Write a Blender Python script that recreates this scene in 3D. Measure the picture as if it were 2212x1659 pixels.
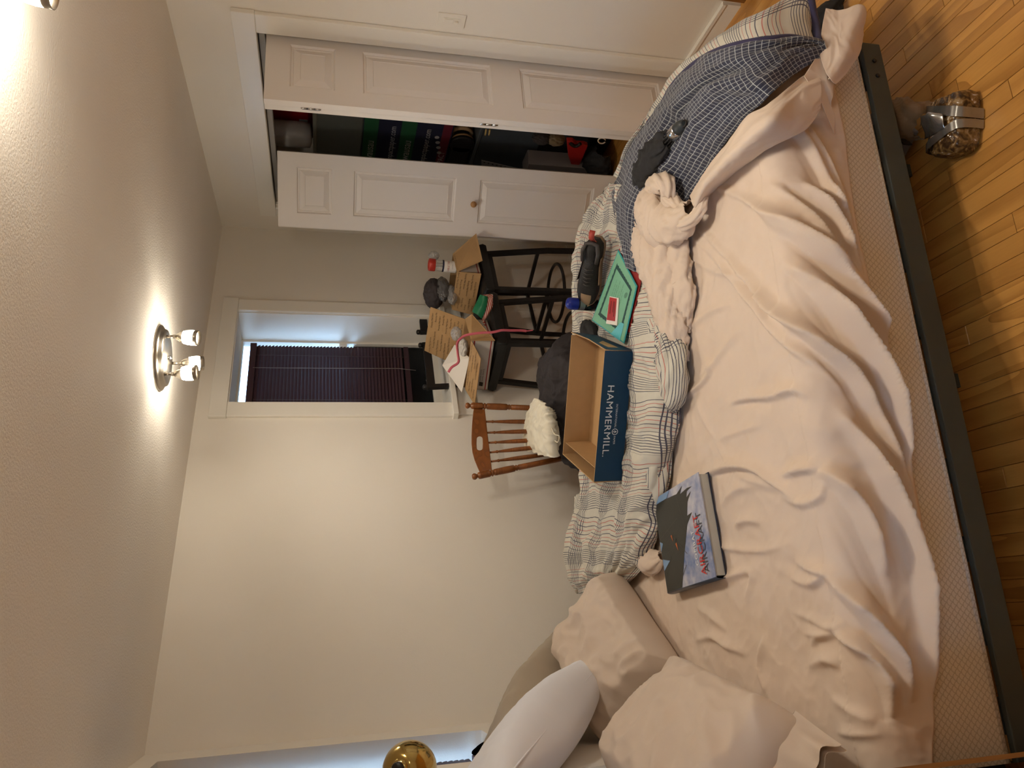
import bpy, math, random
import numpy as np
from mathutils import Vector, Matrix

random.seed(7)
for o in list(bpy.data.objects):
    bpy.data.objects.remove(o)
SC = bpy.context.scene
COL = SC.collection

# ------------------------------------------------------------------ camera
H = 1.74
F, CU, CV = 1690.0, 829.5, 1106.0
RM = np.array([[0.95845602, -0.05904843, 0.27906153],
               [-0.28511314, -0.22753957, 0.93109411],
               [0.0085179, -0.97197687, -0.23492215]])     # world <- (right, down, forward) of the upright photo
CAM = np.array([0.0, 0.0, H])
cd = bpy.data.cameras.new('camera')
cd.sensor_fit = 'HORIZONTAL'
cd.sensor_width = 36.0
cd.lens = F / 2212 * 36.0
cd.clip_start = 0.05
co = bpy.data.objects.new('camera', cd)
COL.objects.link(co)
_r, _d, _f = RM[:, 0], RM[:, 1], RM[:, 2]
co.matrix_world = Matrix(((_d[0], _r[0], -_f[0], 0), (_d[1], _r[1], -_f[1], 0), (_d[2], _r[2], -_f[2], H), (0, 0, 0, 1)))
SC.camera = co

# ------------------------------------------------------------------ sky and exposure
wd = bpy.data.worlds.new('evening_sky')
SC.world = wd
wd.use_nodes = True
wd.node_tree.nodes['Background'].inputs[0].default_value = (0.42, 0.67, 1.0, 1)
wd.node_tree.nodes['Background'].inputs[1].default_value = 18.0
SC.cycles.max_bounces = 14
SC.cycles.diffuse_bounces = 9
SC.view_settings.view_transform = 'Standard'
SC.view_settings.look = 'None'
SC.view_settings.exposure = -0.22
SC.view_settings.gamma = 1.0
SC.view_settings.use_curve_mapping = False
LAMP_FAR = 9.0      # watts for each spot head of the fixture by the window
LAMP_NEAR = 21.0    # watts for each spot head of the fixture over the floor
LAMP_BACK = 4.0    # watts for each spot head of the fixture behind the camera
LAMP_COL = (1.0, 0.915, 0.785)
GLOW_FAR, GLOW_NEAR, GLOW_BACK = 100.0, 165.0, 45.0 # radiance of the lit frosted glass

# ------------------------------------------------------------------ pixel helpers (a pixel gives a direction only)
def ray(x, y):
    return RM @ np.array([(1659 - y) - CU, x - CV, F])
def Pz(x, y, z):
    r = ray(x, y); return CAM + r * ((z - H) / r[2])
def Px(x, y, X):
    r = ray(x, y); return CAM + r * (X / r[0])
def Py(x, y, Y):
    r = ray(x, y); return CAM + r * (Y / r[1])
WA = np.array([2.46, 4.77]); WD = np.array([-0.90442, -0.42664]); WN = np.array([-0.42664, 0.90442])   # window wall: corner, direction to the left, outward
def Pw(x, y, off=0.0):
    r = ray(x, y); t = (WN @ WA + off) / (WN @ r[:2]); return CAM + r * t
def W(s, off, z):
    p = WA + WD * s + WN * off
    return np.array([p[0], p[1], z])

# ------------------------------------------------------------------ materials
def nt_new(name):
    m = bpy.data.materials.new(name)
    m.use_nodes = True
    nt = m.node_tree
    return m, nt, nt.nodes['Principled BSDF']
def N(nt, typ, **kw):
    n = nt.nodes.new(typ)
    for k, v in kw.items():
        if k == 'ins':
            for i, val in v.items():
                if hasattr(val, 'is_output') or hasattr(val, 'links'):
                    nt.links.new(val, n.inputs[i])
                else:
                    n.inputs[i].default_value = val
        else:
            setattr(n, k, v)
    return n
def mth(nt, op, a, b=None, c=None, clamp=False):
    n = nt.nodes.new('ShaderNodeMath'); n.operation = op; n.use_clamp = clamp
    for i, v in enumerate((a, b, c)):
        if v is None: continue
        if isinstance(v, (int, float)): n.inputs[i].default_value = v
        else: nt.links.new(v, n.inputs[i])
    return n.outputs[0]
def mixc(nt, fac, a, b, blend='MIX'):
    n = nt.nodes.new('ShaderNodeMix'); n.data_type = 'RGBA'; n.blend_type = blend
    for i, v in ((0, fac), (6, a), (7, b)):
        if isinstance(v, (int, float)): n.inputs[i].default_value = v
        elif isinstance(v, tuple): n.inputs[i].default_value = (v[0], v[1], v[2], 1)
        else: nt.links.new(v, n.inputs[i])
    return n.outputs[2]
def c4(c): return (c[0], c[1], c[2], 1)
MATS = {}
def mat(name, col, rough=0.6, metal=0.0, var=0.12, vs=9.0, bump=0.0, bs=60.0, spec=0.4, trans=0.0, emit=None, es=0.0, sheen=0.0, ior=1.45, alpha=None, sss=0.0):
    """procedural: a base colour broken up by noise, with noise relief"""
    m, nt, b = nt_new(name)
    tc = N(nt, 'ShaderNodeTexCoord')
    if var > 0:
        n1 = N(nt, 'ShaderNodeTexNoise', ins={0: tc.outputs['Object'], 2: vs, 3: 3.0})
        dark = tuple(c * (1 - var) for c in col); lite = tuple(min(1, c * (1 + var)) for c in col)
        nt.links.new(mixc(nt, n1.outputs[0], dark, lite), b.inputs['Base Color'])
    else:
        b.inputs['Base Color'].default_value = c4(col)
    b.inputs['Roughness'].default_value = rough
    b.inputs['Metallic'].default_value = metal
    b.inputs['Specular IOR Level'].default_value = spec
    b.inputs['Transmission Weight'].default_value = trans
    b.inputs['IOR'].default_value = ior
    if sheen: b.inputs['Sheen Weight'].default_value = sheen
    if alpha is not None: b.inputs['Alpha'].default_value = alpha
    if emit:
        b.inputs['Emission Color'].default_value = c4(emit); b.inputs['Emission Strength'].default_value = es
    if bump > 0:
        n2 = N(nt, 'ShaderNodeTexNoise', ins={0: tc.outputs['Object'], 2: bs, 3: 2.0})
        bp = N(nt, 'ShaderNodeBump', ins={0: bump, 1: 0.01, 3: n2.outputs[0]} if False else {'Strength': bump, 'Distance': 0.004, 'Height': n2.outputs[0]})
        nt.links.new(bp.outputs[0], b.inputs['Normal'])
    MATS[name] = m
    return m
def wood(name, dark, lite, axis=1, scale=14.0, stretch=0.06, rough=0.38, rnd=True, knots=0.0):
    m, nt, b = nt_new(name)
    tc = N(nt, 'ShaderNodeTexCoord')
    oi = N(nt, 'ShaderNodeObjectInfo')
    sc = [1.0, 1.0, 1.0]; sc[axis] = stretch
    mp = N(nt, 'ShaderNodeMapping', ins={0: tc.outputs['Object'], 3: tuple(sc)})
    if rnd:
        cx = N(nt, 'ShaderNodeCombineXYZ', ins={0: mth(nt, 'MULTIPLY', oi.outputs['Random'], 37.0), 1: mth(nt, 'MULTIPLY', oi.outputs['Random'], 19.0), 2: 0.0})
        va = N(nt, 'ShaderNodeVectorMath', operation='ADD', ins={0: mp.outputs[0], 1: cx.outputs[0]})
        vec = va.outputs[0]
    else:
        vec = mp.outputs[0]
    n1 = N(nt, 'ShaderNodeTexNoise', ins={0: vec, 2: scale, 3: 4.0, 5: 1.2})
    rings = mth(nt, 'FRACT', mth(nt, 'MULTIPLY', n1.outputs[0], 7.0))
    rings = mth(nt, 'POWER', rings, 1.6)
    n2 = N(nt, 'ShaderNodeTexNoise', ins={0: vec, 2: scale * 14, 3: 2.0})
    f = mth(nt, 'ADD', mth(nt, 'MULTIPLY', rings, 0.6), mth(nt, 'MULTIPLY', n2.outputs[0], 0.4))
    col = mixc(nt, f, lite, dark)
    if rnd:
        col = mixc(nt, mth(nt, 'MULTIPLY', oi.outputs['Random'], 0.35), col, tuple(c * 0.75 for c in dark))
    nt.links.new(col, b.inputs['Base Color'])
    b.inputs['Roughness'].default_value = rough
    bp = N(nt, 'ShaderNodeBump', ins={'Strength': 0.08, 'Distance': 0.002, 'Height': f})
    nt.links.new(bp.outputs[0], b.inputs['Normal'])
    MATS[name] = m
    return m
def stripe(nt, coord, period, width, off=0.0):
    fr = mth(nt, 'FRACT', mth(nt, 'ADD', mth(nt, 'DIVIDE', coord, period), off))
    return mth(nt, 'LESS_THAN', fr, width / period)

def weave_bump(nt, b, uvo, s=0.05):
    n2 = N(nt, 'ShaderNodeTexNoise', ins={0: uvo, 2: 900.0, 3: 1.0})
    n3 = N(nt, 'ShaderNodeTexNoise', ins={0: uvo, 2: 45.0, 3: 3.0})
    h = mth(nt, 'ADD', mth(nt, 'MULTIPLY', n2.outputs[0], 0.25), n3.outputs[0])
    bp = N(nt, 'ShaderNodeBump', ins={'Strength': s, 'Distance': 0.01, 'Height': h})
    nt.links.new(bp.outputs[0], b.inputs['Normal'])
def mat_gingham(name):
    m, nt, b = nt_new(name)
    uv = N(nt, 'ShaderNodeUVMap')
    sx = N(nt, 'ShaderNodeSeparateXYZ', ins={0: uv.outputs[0]})
    a = stripe(nt, sx.outputs[0], 0.0165, 0.0015); c = stripe(nt, sx.outputs[1], 0.0165, 0.0015)
    fa = stripe(nt, sx.outputs[0], 0.0165, 0.008, 0.6); fc = stripe(nt, sx.outputs[1], 0.0165, 0.008, 0.6)
    base = mixc(nt, mth(nt, 'MULTIPLY', mth(nt, 'ADD', fa, fc), 0.5), (0.034, 0.038, 0.058), (0.016, 0.019, 0.044))
    col = mixc(nt, mth(nt, 'MAXIMUM', a, c), base, (0.40, 0.42, 0.42))
    nt.links.new(col, b.inputs['Base Color'])
    b.inputs['Roughness'].default_value = 0.85; b.inputs['Sheen Weight'].default_value = 0.2
    weave_bump(nt, b, uv.outputs[0], 0.12)
    MATS[name] = m; return m
def mat_plaid(name):
    m, nt, b = nt_new(name)
    uv = N(nt, 'ShaderNodeUVMap')
    sx = N(nt, 'ShaderNodeSeparateXYZ', ins={0: uv.outputs[0]})
    U, V = sx.outputs[0], sx.outputs[1]
    bandU = stripe(nt, U, 0.22, 0.085); bandV = stripe(nt, V, 0.24, 0.13)
    bandV2 = stripe(nt, V, 0.24, 0.07, 0.42)
    lu = mth(nt, 'MULTIPLY', bandU, stripe(nt, U, 0.0092, 0.0030))
    lv = mth(nt, 'MULTIPLY', bandV, stripe(nt, V, 0.032, 0.0030))
    lr = mth(nt, 'MULTIPLY', bandV, stripe(nt, V, 0.032, 0.0028, 0.5))
    lf = mth(nt, 'MULTIPLY', bandV2, stripe(nt, V, 0.0095, 0.0026))
    n0 = N(nt, 'ShaderNodeTexNoise', ins={0: uv.outputs[0], 2: 14.0})
    base = mixc(nt, n0.outputs[0], (0.50, 0.475, 0.40), (0.60, 0.57, 0.48))
    col = mixc(nt, lr, base, (0.46, 0.16, 0.13))
    col = mixc(nt, mth(nt, 'MAXIMUM', mth(nt, 'MAXIMUM', lu, lv), lf), col, (0.060, 0.058, 0.085))
    nt.links.new(col, b.inputs['Base Color'])
    b.inputs['Roughness'].default_value = 0.85; b.inputs['Sheen Weight'].default_value = 0.15
    weave_bump(nt, b, uv.outputs[0], 0.1)
    MATS[name] = m; return m
def mat_cloth(name, col, var=0.06, bump=0.08, rough=0.85, sheen=0.08):
    m, nt, b = nt_new(name)
    uv = N(nt, 'ShaderNodeUVMap')
    n0 = N(nt, 'ShaderNodeTexNoise', ins={0: uv.outputs[0], 2: 6.0, 3: 3.0})
    nt.links.new(mixc(nt, n0.outputs[0], tuple(c * (1 - var) for c in col), tuple(min(1, c * (1 + var)) for c in col)), b.inputs['Base Color'])
    b.inputs['Roughness'].default_value = rough; b.inputs['Sheen Weight'].default_value = sheen
    weave_bump(nt, b, uv.outputs[0], bump)
    MATS[name] = m; return m
def mat_quilt(name):
    """mattress ticking: rows of small scallops"""
    m, nt, b = nt_new(name)
    tc = N(nt, 'ShaderNodeTexCoord')
    mp = N(nt, 'ShaderNodeMapping', ins={0: tc.outputs['Object'], 3: (1, 1, 1)})
    sx = N(nt, 'ShaderNodeSeparateXYZ', ins={0: mp.outputs[0]})
    A, Z = mth(nt, 'ADD', sx.outputs[0], sx.outputs[1]), sx.outputs[2]
    row = mth(nt, 'DIVIDE', Z, 0.0085)
    ri = mth(nt, 'FLOOR', row)
    odd = mth(nt, 'MODULO', ri, 2.0)
    fx = mth(nt, 'SUBTRACT', mth(nt, 'FRACT', mth(nt, 'ADD', mth(nt, 'DIVIDE', A, 0.017), mth(nt, 'MULTIPLY', odd, 0.5))), 0.5)
    fz = mth(nt, 'FRACT', row)
    dd = mth(nt, 'SQRT', mth(nt, 'ADD', mth(nt, 'MULTIPLY', mth(nt, 'MULTIPLY', fx, fx), 4.0), mth(nt, 'MULTIPLY', fz, fz)))
    ln = mth(nt, 'SMOOTH_MIN', mth(nt, 'ABSOLUTE', mth(nt, 'SUBTRACT', dd, 0.9)), 0.3, 0.05)
    edge = mth(nt, 'LESS_THAN', ln, 0.13)
    col = mixc(nt, edge, (0.66, 0.57, 0.45), (0.50, 0.41, 0.30))
    nt.links.new(col, b.inputs['Base Color'])
    b.inputs['Roughness'].default_value = 0.75
    bp = N(nt, 'ShaderNodeBump', ins={'Strength': 0.5, 'Distance': 0.002, 'Height': ln})
    nt.links.new(bp.outputs[0], b.inputs['Normal'])
    MATS[name] = m; return m

WALL = mat('wall_paint', (0.78, 0.735, 0.66), rough=0.75, var=0.03, vs=3, bump=0.10, bs=260)
CEIL = mat('ceiling_paint', (0.83, 0.79, 0.73), rough=0.8, var=0.03, vs=3, bump=0.45, bs=140)
TRIM = mat('trim_paint', (0.80, 0.77, 0.70), rough=0.35, var=0.03, vs=4, bump=0.03, bs=80)
DOORP = mat('door_paint', (0.78, 0.735, 0.69), rough=0.45, var=0.02, vs=4, bump=0.04, bs=220)
WHITE = mat('white_plastic', (0.78, 0.74, 0.66), rough=0.35, var=0.03)
OAK = wood('oak_floor', (0.34, 0.145, 0.030), (0.66, 0.33, 0.080), axis=1, scale=11, stretch=0.09, rough=0.28)
OAKB = wood('oak_floor_far', (0.34, 0.17, 0.045), (0.52, 0.28, 0.09), axis=1, scale=16, stretch=0.07, rough=0.3, rnd=False)
SEAMM = mat('floor_seam', (0.06, 0.025, 0.008), rough=0.8)
CHAIRW = wood('honey_oak', (0.15, 0.045, 0.010), (0.30, 0.10, 0.022), axis=0, scale=26, stretch=0.12, rough=0.3)
DARKV = mat('blind_vinyl', (0.045, 0.020, 0.028), rough=0.5, var=0.1)
BLACKM = mat('black_metal', (0.018, 0.016, 0.016), rough=0.42, metal=0.2, var=0.2)
BLACKL = mat('black_leather', (0.012, 0.012, 0.012), rough=0.42, var=0.25, bump=0.15, bs=140)
RAILM = mat('rail_enamel', (0.050, 0.056, 0.048), rough=0.5, var=0.15)
BRASS = mat('brass', (0.46, 0.33, 0.11), rough=0.12, metal=1.0, var=0.1)
STEEL = mat('brushed_nickel', (0.42, 0.38, 0.32), rough=0.3, metal=1.0, var=0.1)
CHROME = mat('steel', (0.6, 0.6, 0.6), rough=0.2, metal=1.0, var=0.05)
SHEETM = mat_cloth('peach_cotton', (0.64, 0.515, 0.41), bump=0.06)
CASEM = mat_cloth('tan_cotton', (0.58, 0.475, 0.385), bump=0.06)
BROWNM = mat_cloth('taupe_cotton', (0.36, 0.295, 0.22), bump=0.05)
WPILM = mat_cloth('white_ticking', (0.74, 0.75, 0.80), var=0.03, bump=0.05)
NAVYM = mat_gingham('navy_gingham')
PLAIDM = mat_plaid('cream_plaid')
PIPEM = mat_cloth('navy_piping', (0.030, 0.026, 0.075))
QUILTM = mat_quilt('mattress_ticking')
KRAFT = mat('kraft_card', (0.42, 0.255, 0.115), rough=0.75, var=0.08, vs=30, bump=0.05, bs=200)
BLK = mat('black_matte', (0.010, 0.010, 0.011), rough=0.7)
INK = mat('black_ink', (0.03, 0.022, 0.015), rough=0.7, var=0)
PAPER = mat('white_paper', (0.78, 0.72, 0.64), rough=0.6, var=0.03)

# ------------------------------------------------------------------ mesh builder
class MB:
    def __init__(s): s.v = []; s.f = []; s.uv = []; s.sm = []; s.mi = []
    def add(s, vs, fs, smooth=False, uvs=None, mi=0):
        b = len(s.v)
        s.v += [tuple(float(c) for c in p) for p in vs]
        for f in fs:
            s.f.append(tuple(b + i for i in f)); s.sm.append(smooth); s.mi.append(mi)
            s.uv.append([uvs[i] for i in f] if uvs is not None else None)
        return s
    def box(s, c, size, M=None, bev=0.0, mi=0):
        hx, hy, hz = size[0] / 2, size[1] / 2, size[2] / 2
        if bev <= 0:
            vs = [Vector((sx * hx, sy * hy, sz * hz)) for sz in (-1, 1) for sx, sy in ((-1, -1), (1, -1), (1, 1), (-1, 1))]
            fs = [(3, 2, 1, 0), (4, 5, 6, 7), (0, 1, 5, 4), (1, 2, 6, 5), (2, 3, 7, 6), (3, 0, 4, 7)]
        else:
            e = min(bev, hx * .9, hy * .9, hz * .9); vs = []
            for zz, ins in ((-hz, e), (-hz + e, 0), (hz - e, 0), (hz, e)):
                x, y = hx - ins, hy - ins
                vs += [Vector(p + (zz,)) for p in ((-x + e * (ins == 0), -y), (x - e * (ins == 0), -y), (x, -y + e * (ins == 0)), (x, y - e * (ins == 0)), (x - e * (ins == 0), y), (-x + e * (ins == 0), y), (-x, y - e * (ins == 0)), (-x, -y + e * (ins == 0)))]
            fs = [tuple(range(7, -1, -1)), tuple(range(24, 32))]
            for k in range(3):
                for i in range(8):
                    j = (i + 1) % 8; fs.append((k * 8 + i, k * 8 + j, k * 8 + 8 + j, k * 8 + 8 + i))
        c = Vector(c)
        vs = [((M @ v) if M is not None else v) + c for v in vs]
        return s.add(vs, fs, mi=mi)
    def slab(s, poly, n, t, uvs=None, mi=0, mi_back=None):
        """poly: 3D points of a flat outline, n: unit direction, t thickness"""
        poly = [np.array(p, float) for p in poly]; n = np.array(n, float); k = len(poly)
        vs = poly + [p + n * t for p in poly]
        nn = np.zeros(3)
        for i in range(k): nn += np.cross(poly[i], poly[(i + 1) % k])
        flip = nn @ n > 0
        a = tuple(range(k)); b2 = tuple(range(k, 2 * k))
        fs = [a[::-1] if flip else a]
        s.add(vs, [fs[0]], mi=mi if mi_back is None else mi_back)
        base = len(s.v) - 2 * k
        s.f.append(tuple(base + i for i in (b2 if flip else b2[::-1]))); s.sm.append(False); s.uv.append(None); s.mi.append(mi)
        for i in range(k):
            j = (i + 1) % k
            q = (i, j, k + j, k + i)
            s.f.append(tuple(base + w for w in (q if flip else q[::-1]))); s.sm.append(False); s.uv.append(None); s.mi.append(mi)
        return s
    def lathe(s, prof, o=(0, 0, 0), ax=(0, 0, 1), seg=20, cap=True, mi=0):
        ax = Vector(ax).normalized(); t = ax.orthogonal().normalized(); b = ax.cross(t); o = Vector(o)
        vs = []
        for r, h in prof:
            for i in range(seg):
                a = 2 * math.pi * i / seg
                vs.append(o + ax * h + (t * math.cos(a) + b * math.sin(a)) * r)
        fs = []
        for k in range(len(prof) - 1):
            for i in range(seg):
                j = (i + 1) % seg
                fs.append((k * seg + i, k * seg + j, (k + 1) * seg + j, (k + 1) * seg + i))
        s.add(vs, fs, smooth=True, mi=mi)
        if cap:
            base = len(s.v) - len(vs)
            for rng in (range(seg - 1, -1, -1), range((len(prof) - 1) * seg, len(prof) * seg)):
                s.f.append(tuple(base + i for i in rng)); s.sm.append(False); s.uv.append(None); s.mi.append(mi)
        return s
    def tube(s, pts, rad, seg=8, closed=False, mi=0, flat=1.0):
        pts = [Vector(p) for p in pts]; n = len(pts)
        rads = rad if hasattr(rad, '__len__') else [rad] * n
        vs = []; prev = None
        for i, p in enumerate(pts):
            if closed: d = pts[(i + 1) % n] - pts[i - 1]
            else: d = pts[min(i + 1, n - 1)] - pts[max(i - 1, 0)]
            d = d.normalized() if d.length > 1e-9 else Vector((0, 0, 1))
            if prev is None: t = d.orthogonal().normalized()
            else:
                t = prev - d * prev.dot(d); t = t.normalized() if t.length > 1e-6 else d.orthogonal().normalized()
            prev = t; b = d.cross(t)
            for k in range(seg):
                a = 2 * math.pi * k / seg
                vs.append(p + (t * math.cos(a) + b * math.sin(a) * flat) * rads[i])
        fs = []
        m = n if closed else n - 1
        for i in range(m):
            i2 = (i + 1) % n
            for k in range(seg):
                k2 = (k + 1) % seg
                fs.append((i * seg + k, i * seg + k2, i2 * seg + k2, i2 * seg + k))
        s.add(vs, fs, smooth=True, mi=mi)
        if not closed:
            base = len(s.v) - len(vs)
            for rng in (range(seg - 1, -1, -1), range((n - 1) * seg, n * seg)):
                s.f.append(tuple(base + i for i in rng)); s.sm.append(False); s.uv.append(None); s.mi.append(mi)
        return s
    def bar(s, a, b, w, h, up=(0, 0, 1), mi=0):
        """rectangular bar from a to b"""
        a = Vector(a); b = Vector(b); d = (b - a).normalized(); u = Vector(up); sd = d.cross(u)
        if sd.length < 1e-6: sd = d.orthogonal()
        sd.normalize(); u = sd.cross(d).normalized()
        vs = [p + sd * (w / 2 * i) + u * (h / 2 * j) for p in (a, b) for i, j in ((-1, -1), (1, -1), (1, 1), (-1, 1))]
        return s.add(vs, [(3, 2, 1, 0), (4, 5, 6, 7), (0, 1, 5, 4), (1, 2, 6, 5), (2, 3, 7, 6), (3, 0, 4, 7)], mi=mi)
    def grid(s, Pts, UV=None, smooth=True, mi=0, wrap=False):
        r, c = Pts.shape[:2]
        vs = Pts.reshape(-1, 3)
        uvs = [tuple(q) for q in UV.reshape(-1, 2)] if UV is not None else None
        fs = []
        for i in range(r - 1):
            for j in range(c if wrap else c - 1):
                j2 = (j + 1) % c
                fs.append((i * c + j, i * c + j2, (i + 1) * c + j2, (i + 1) * c + j))
        return s.add(vs, fs, smooth=smooth, uvs=uvs, mi=mi)
    def build(s, name, mats, parent=None, at=None):
        me = bpy.data.meshes.new(name)
        off = np.array(at, float) if at is not None else np.zeros(3)
        me.from_pydata([tuple(np.array(v) - off) for v in s.v], [], s.f)
        for m in (mats if isinstance(mats, (list, tuple)) else [mats]): me.materials.append(m)
        me.polygons.foreach_set('use_smooth', s.sm)
        me.polygons.foreach_set('material_index', s.mi)
        if any(u is not None for u in s.uv):
            ul = me.uv_layers.new(name='UVMap'); flat = []
            for f, u in zip(s.f, s.uv):
                for k in range(len(f)): flat += list(u[k]) if u is not None else [0.0, 0.0]
            ul.data.foreach_set('uv', flat)
        me.validate(); me.update()
        o = bpy.data.objects.new(name, me); COL.objects.link(o)
        if parent is not None: o.parent = parent
        if at is not None and parent is None: o.location = tuple(off)
        return o
def tag(o, label, cat, group=None):
    o['label'] = label; o['category'] = cat
    if group: o['group'] = group
    return o
def struct(o): o['kind'] = 'structure'; return o
class Thing:
    """an Empty at the thing's base; parts are given in world coordinates"""
    def __init__(s, name, label, cat, loc, group=None):
        s.loc = np.array(loc, float)
        s.o = bpy.data.objects.new(name, None); COL.objects.link(s.o); s.o.location = tuple(s.loc); s.o.empty_display_size = 0.05
        tag(s.o, label, cat, group)
    def part(s, mb, name, m, parent=None, label=None):
        o = mb.build(name, m, parent if parent is not None else s.o, at=s.loc)
        if label: o['label'] = label
        return o
def solidify(o, t, off=0.0):
    md = o.modifiers.new('thickness', 'SOLIDIFY'); md.thickness = t; md.offset = off; return o
def bevel(o, w, n=2):
    md = o.modifiers.new('soft_edge', 'BEVEL'); md.width = w; md.segments = n; md.limit_method = 'ANGLE'; return o
def text_mesh(body, size, right, up, origin, mb, mi=0, align='LEFT', xs=1.0, spacing=1.0):
    """append flat lettering to a mesh builder"""
    cu = bpy.data.curves.new('lettering', 'FONT'); cu.body = body; cu.size = size; cu.align_x = align; cu.resolution_u = 2; cu.space_character = spacing
    ob = bpy.data.objects.new('lettering_source', cu); COL.objects.link(ob)
    bpy.context.view_layer.update()
    me = bpy.data.meshes.new_from_object(ob.evaluated_get(bpy.context.evaluated_depsgraph_get()))
    r = np.array(right, float); u = np.array(up, float); o = np.array(origin, float)
    mb.add([o + r * v.co.x * xs + u * v.co.y for v in me.vertices], [tuple(p.vertices) for p in me.polygons], mi=mi)
    bpy.data.objects.remove(ob); bpy.data.curves.remove(cu); bpy.data.meshes.remove(me)

# ---- cloth maths
_rng = np.random.RandomState(3)
_perm = np.concatenate([_rng.permutation(256)] * 3)
_ang = _rng.rand(256) * 2 * math.pi
_gx, _gy = np.cos(_ang), np.sin(_ang)
def perlin(x, y):
    xi = np.floor(x).astype(int); yi = np.floor(y).astype(int); xf = x - xi; yf = y - yi
    u = xf ** 3 * (xf * (xf * 6 - 15) + 10); v = yf ** 3 * (yf * (yf * 6 - 15) + 10)
    def g(ix, iy, fx, fy):
        h = _perm[_perm[ix & 255] + (iy & 255)]; return _gx[h] * fx + _gy[h] * fy
    a = g(xi, yi, xf, yf); b = g(xi + 1, yi, xf - 1, yf); c = g(xi, yi + 1, xf, yf - 1); d = g(xi + 1, yi + 1, xf - 1, yf - 1)
    return (a * (1 - u) + b * u) * (1 - v) + (c * (1 - u) + d * u) * v
def ridged(x, y): return 1.0 - 2.2 * np.abs(perlin(x, y))
def cr(P, n, axis=0):
    """Catmull-Rom resample along an axis"""
    P = np.moveaxis(np.array(P, float), axis, 0); k = P.shape[0]
    t = np.linspace(0, k - 1, n); i = np.clip(np.floor(t).astype(int), 0, k - 2); f = (t - i).reshape((-1,) + (1,) * (P.ndim - 1))
    p0 = P[np.maximum(i - 1, 0)]; p1 = P[i]; p2 = P[i + 1]; p3 = P[np.minimum(i + 2, k - 1)]
    o = 0.5 * (2 * p1 + (p2 - p0) * f + (2 * p0 - 5 * p1 + 4 * p2 - p3) * f ** 2 + (3 * p1 - p0 - 3 * p2 + p3) * f ** 3)
    return np.moveaxis(o, 0, axis)
def normals(G):
    du = np.gradient(G, axis=0); dv = np.gradient(G, axis=1); n = np.cross(du, dv)
    return n / (np.linalg.norm(n, axis=2, keepdims=True) + 1e-12)
def arcuv(G, o=(0, 0)):
    du = np.linalg.norm(np.diff(G, axis=0), axis=2); dv = np.linalg.norm(np.diff(G, axis=1), axis=2)
    u = np.concatenate([[0], np.cumsum(du.mean(axis=1))]); v = np.concatenate([[0], np.cumsum(dv.mean(axis=0))])
    return np.stack(np.meshgrid(u + o[0], v + o[1], indexing='ij'), axis=2)
def patch(ctrl, nu, nv, wr=(), uvo=(0, 0), seed=0):
    """smooth patch through a control net; wr: (amp, freq_u, freq_v, kind)"""
    G = cr(cr(ctrl, nu, 0), nv, 1)
    UV = arcuv(G, uvo); Nn = normals(G)
    Nn *= np.sign(Nn[..., 2:3].mean() + 1e-9)
    disp = np.zeros(G.shape[:2])
    for amp, fu, fv, kind in wr:
        a, b = UV[..., 0] * fu + seed * 7.3, UV[..., 1] * fv + seed * 3.1
        w = perlin(a * .5 + 9, b * .5 + 4) * .8
        disp += amp * (ridged(a + w, b + w) if kind == 'r' else perlin(a + w, b + w))
    return G + Nn * disp[..., None], UV
def segdist(X, Y, pts):
    """distance and arclength fraction from grid to polyline"""
    best = np.full(X.shape, 1e9); side = np.zeros(X.shape); frac = np.zeros(X.shape)
    k = len(pts) - 1
    for i in range(k):
        ax, ay = pts[i]; bx, by = pts[i + 1]; dx, dy = bx - ax, by - ay; L2 = dx * dx + dy * dy + 1e-12
        t = np.clip(((X - ax) * dx + (Y - ay) * dy) / L2, 0, 1)
        qx, qy = X - ax - t * dx, Y - ay - t * dy; d = np.hypot(qx, qy); m = d < best
        best = np.where(m, d, best); side = np.where(m, np.sign(dx * qy - dy * qx), side); frac = np.where(m, (i + t) / k, frac)
    return best, side, frac
def under(G, quad, zmax):
    q = np.array([Pz(*p)[:2] for p in quad]); ins = np.ones(G.shape[:2], bool); cen = q.mean(0)
    for k_ in range(4):
        a_, b_ = q[k_], q[(k_ + 1) % 4]; n_ = np.array([-(b_ - a_)[1], (b_ - a_)[0]]); n_ = n_ if n_ @ (cen - a_) > 0 else -n_
        ins &= ((G[..., 0] - a_[0]) * n_[0] + (G[..., 1] - a_[1]) * n_[1]) > -.01 * np.linalg.norm(n_)
    G[..., 2] = np.where(ins, np.minimum(G[..., 2], zmax), G[..., 2])

# ================================================================== the room
ZC = 2.372
XL, XR = -0.43, 2.46
def wbox(mb, s0, s1, o0, o1, z0, z1, mi=0):
    vs = [W(s, o, z) for z in (z0, z1) for s, o in ((s0, o0), (s1, o0), (s1, o1), (s0, o1))]
    return mb.add(vs, [(0, 1, 2, 3), (7, 6, 5, 4), (4, 5, 1, 0), (5, 6, 2, 1), (6, 7, 3, 2), (7, 4, 0, 3)], mi=mi)
def xbox(mb, x0, x1, y0, y1, z0, z1, mi=0):
    return mb.box(((x0 + x1) / 2, (y0 + y1) / 2, (z0 + z1) / 2), (abs(x1 - x0), abs(y1 - y0), abs(z1 - z0)), mi=mi)
# window wall, with the window opening
WS0, WS1, WZ0, WZ1, WDEP = 0.792, 1.478, 1.05, 2.214, 0.27
mb = MB()
wbox(mb, -0.15, WS0, 0, WDEP, -0.02, ZC); wbox(mb, WS1, 3.35, 0, WDEP, -0.02, ZC)
wbox(mb, WS0, WS1, 0, WDEP, -0.02, WZ0); wbox(mb, WS0, WS1, 0, WDEP, WZ1, ZC)
struct(mb.build('wall_back', WALL))
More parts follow.
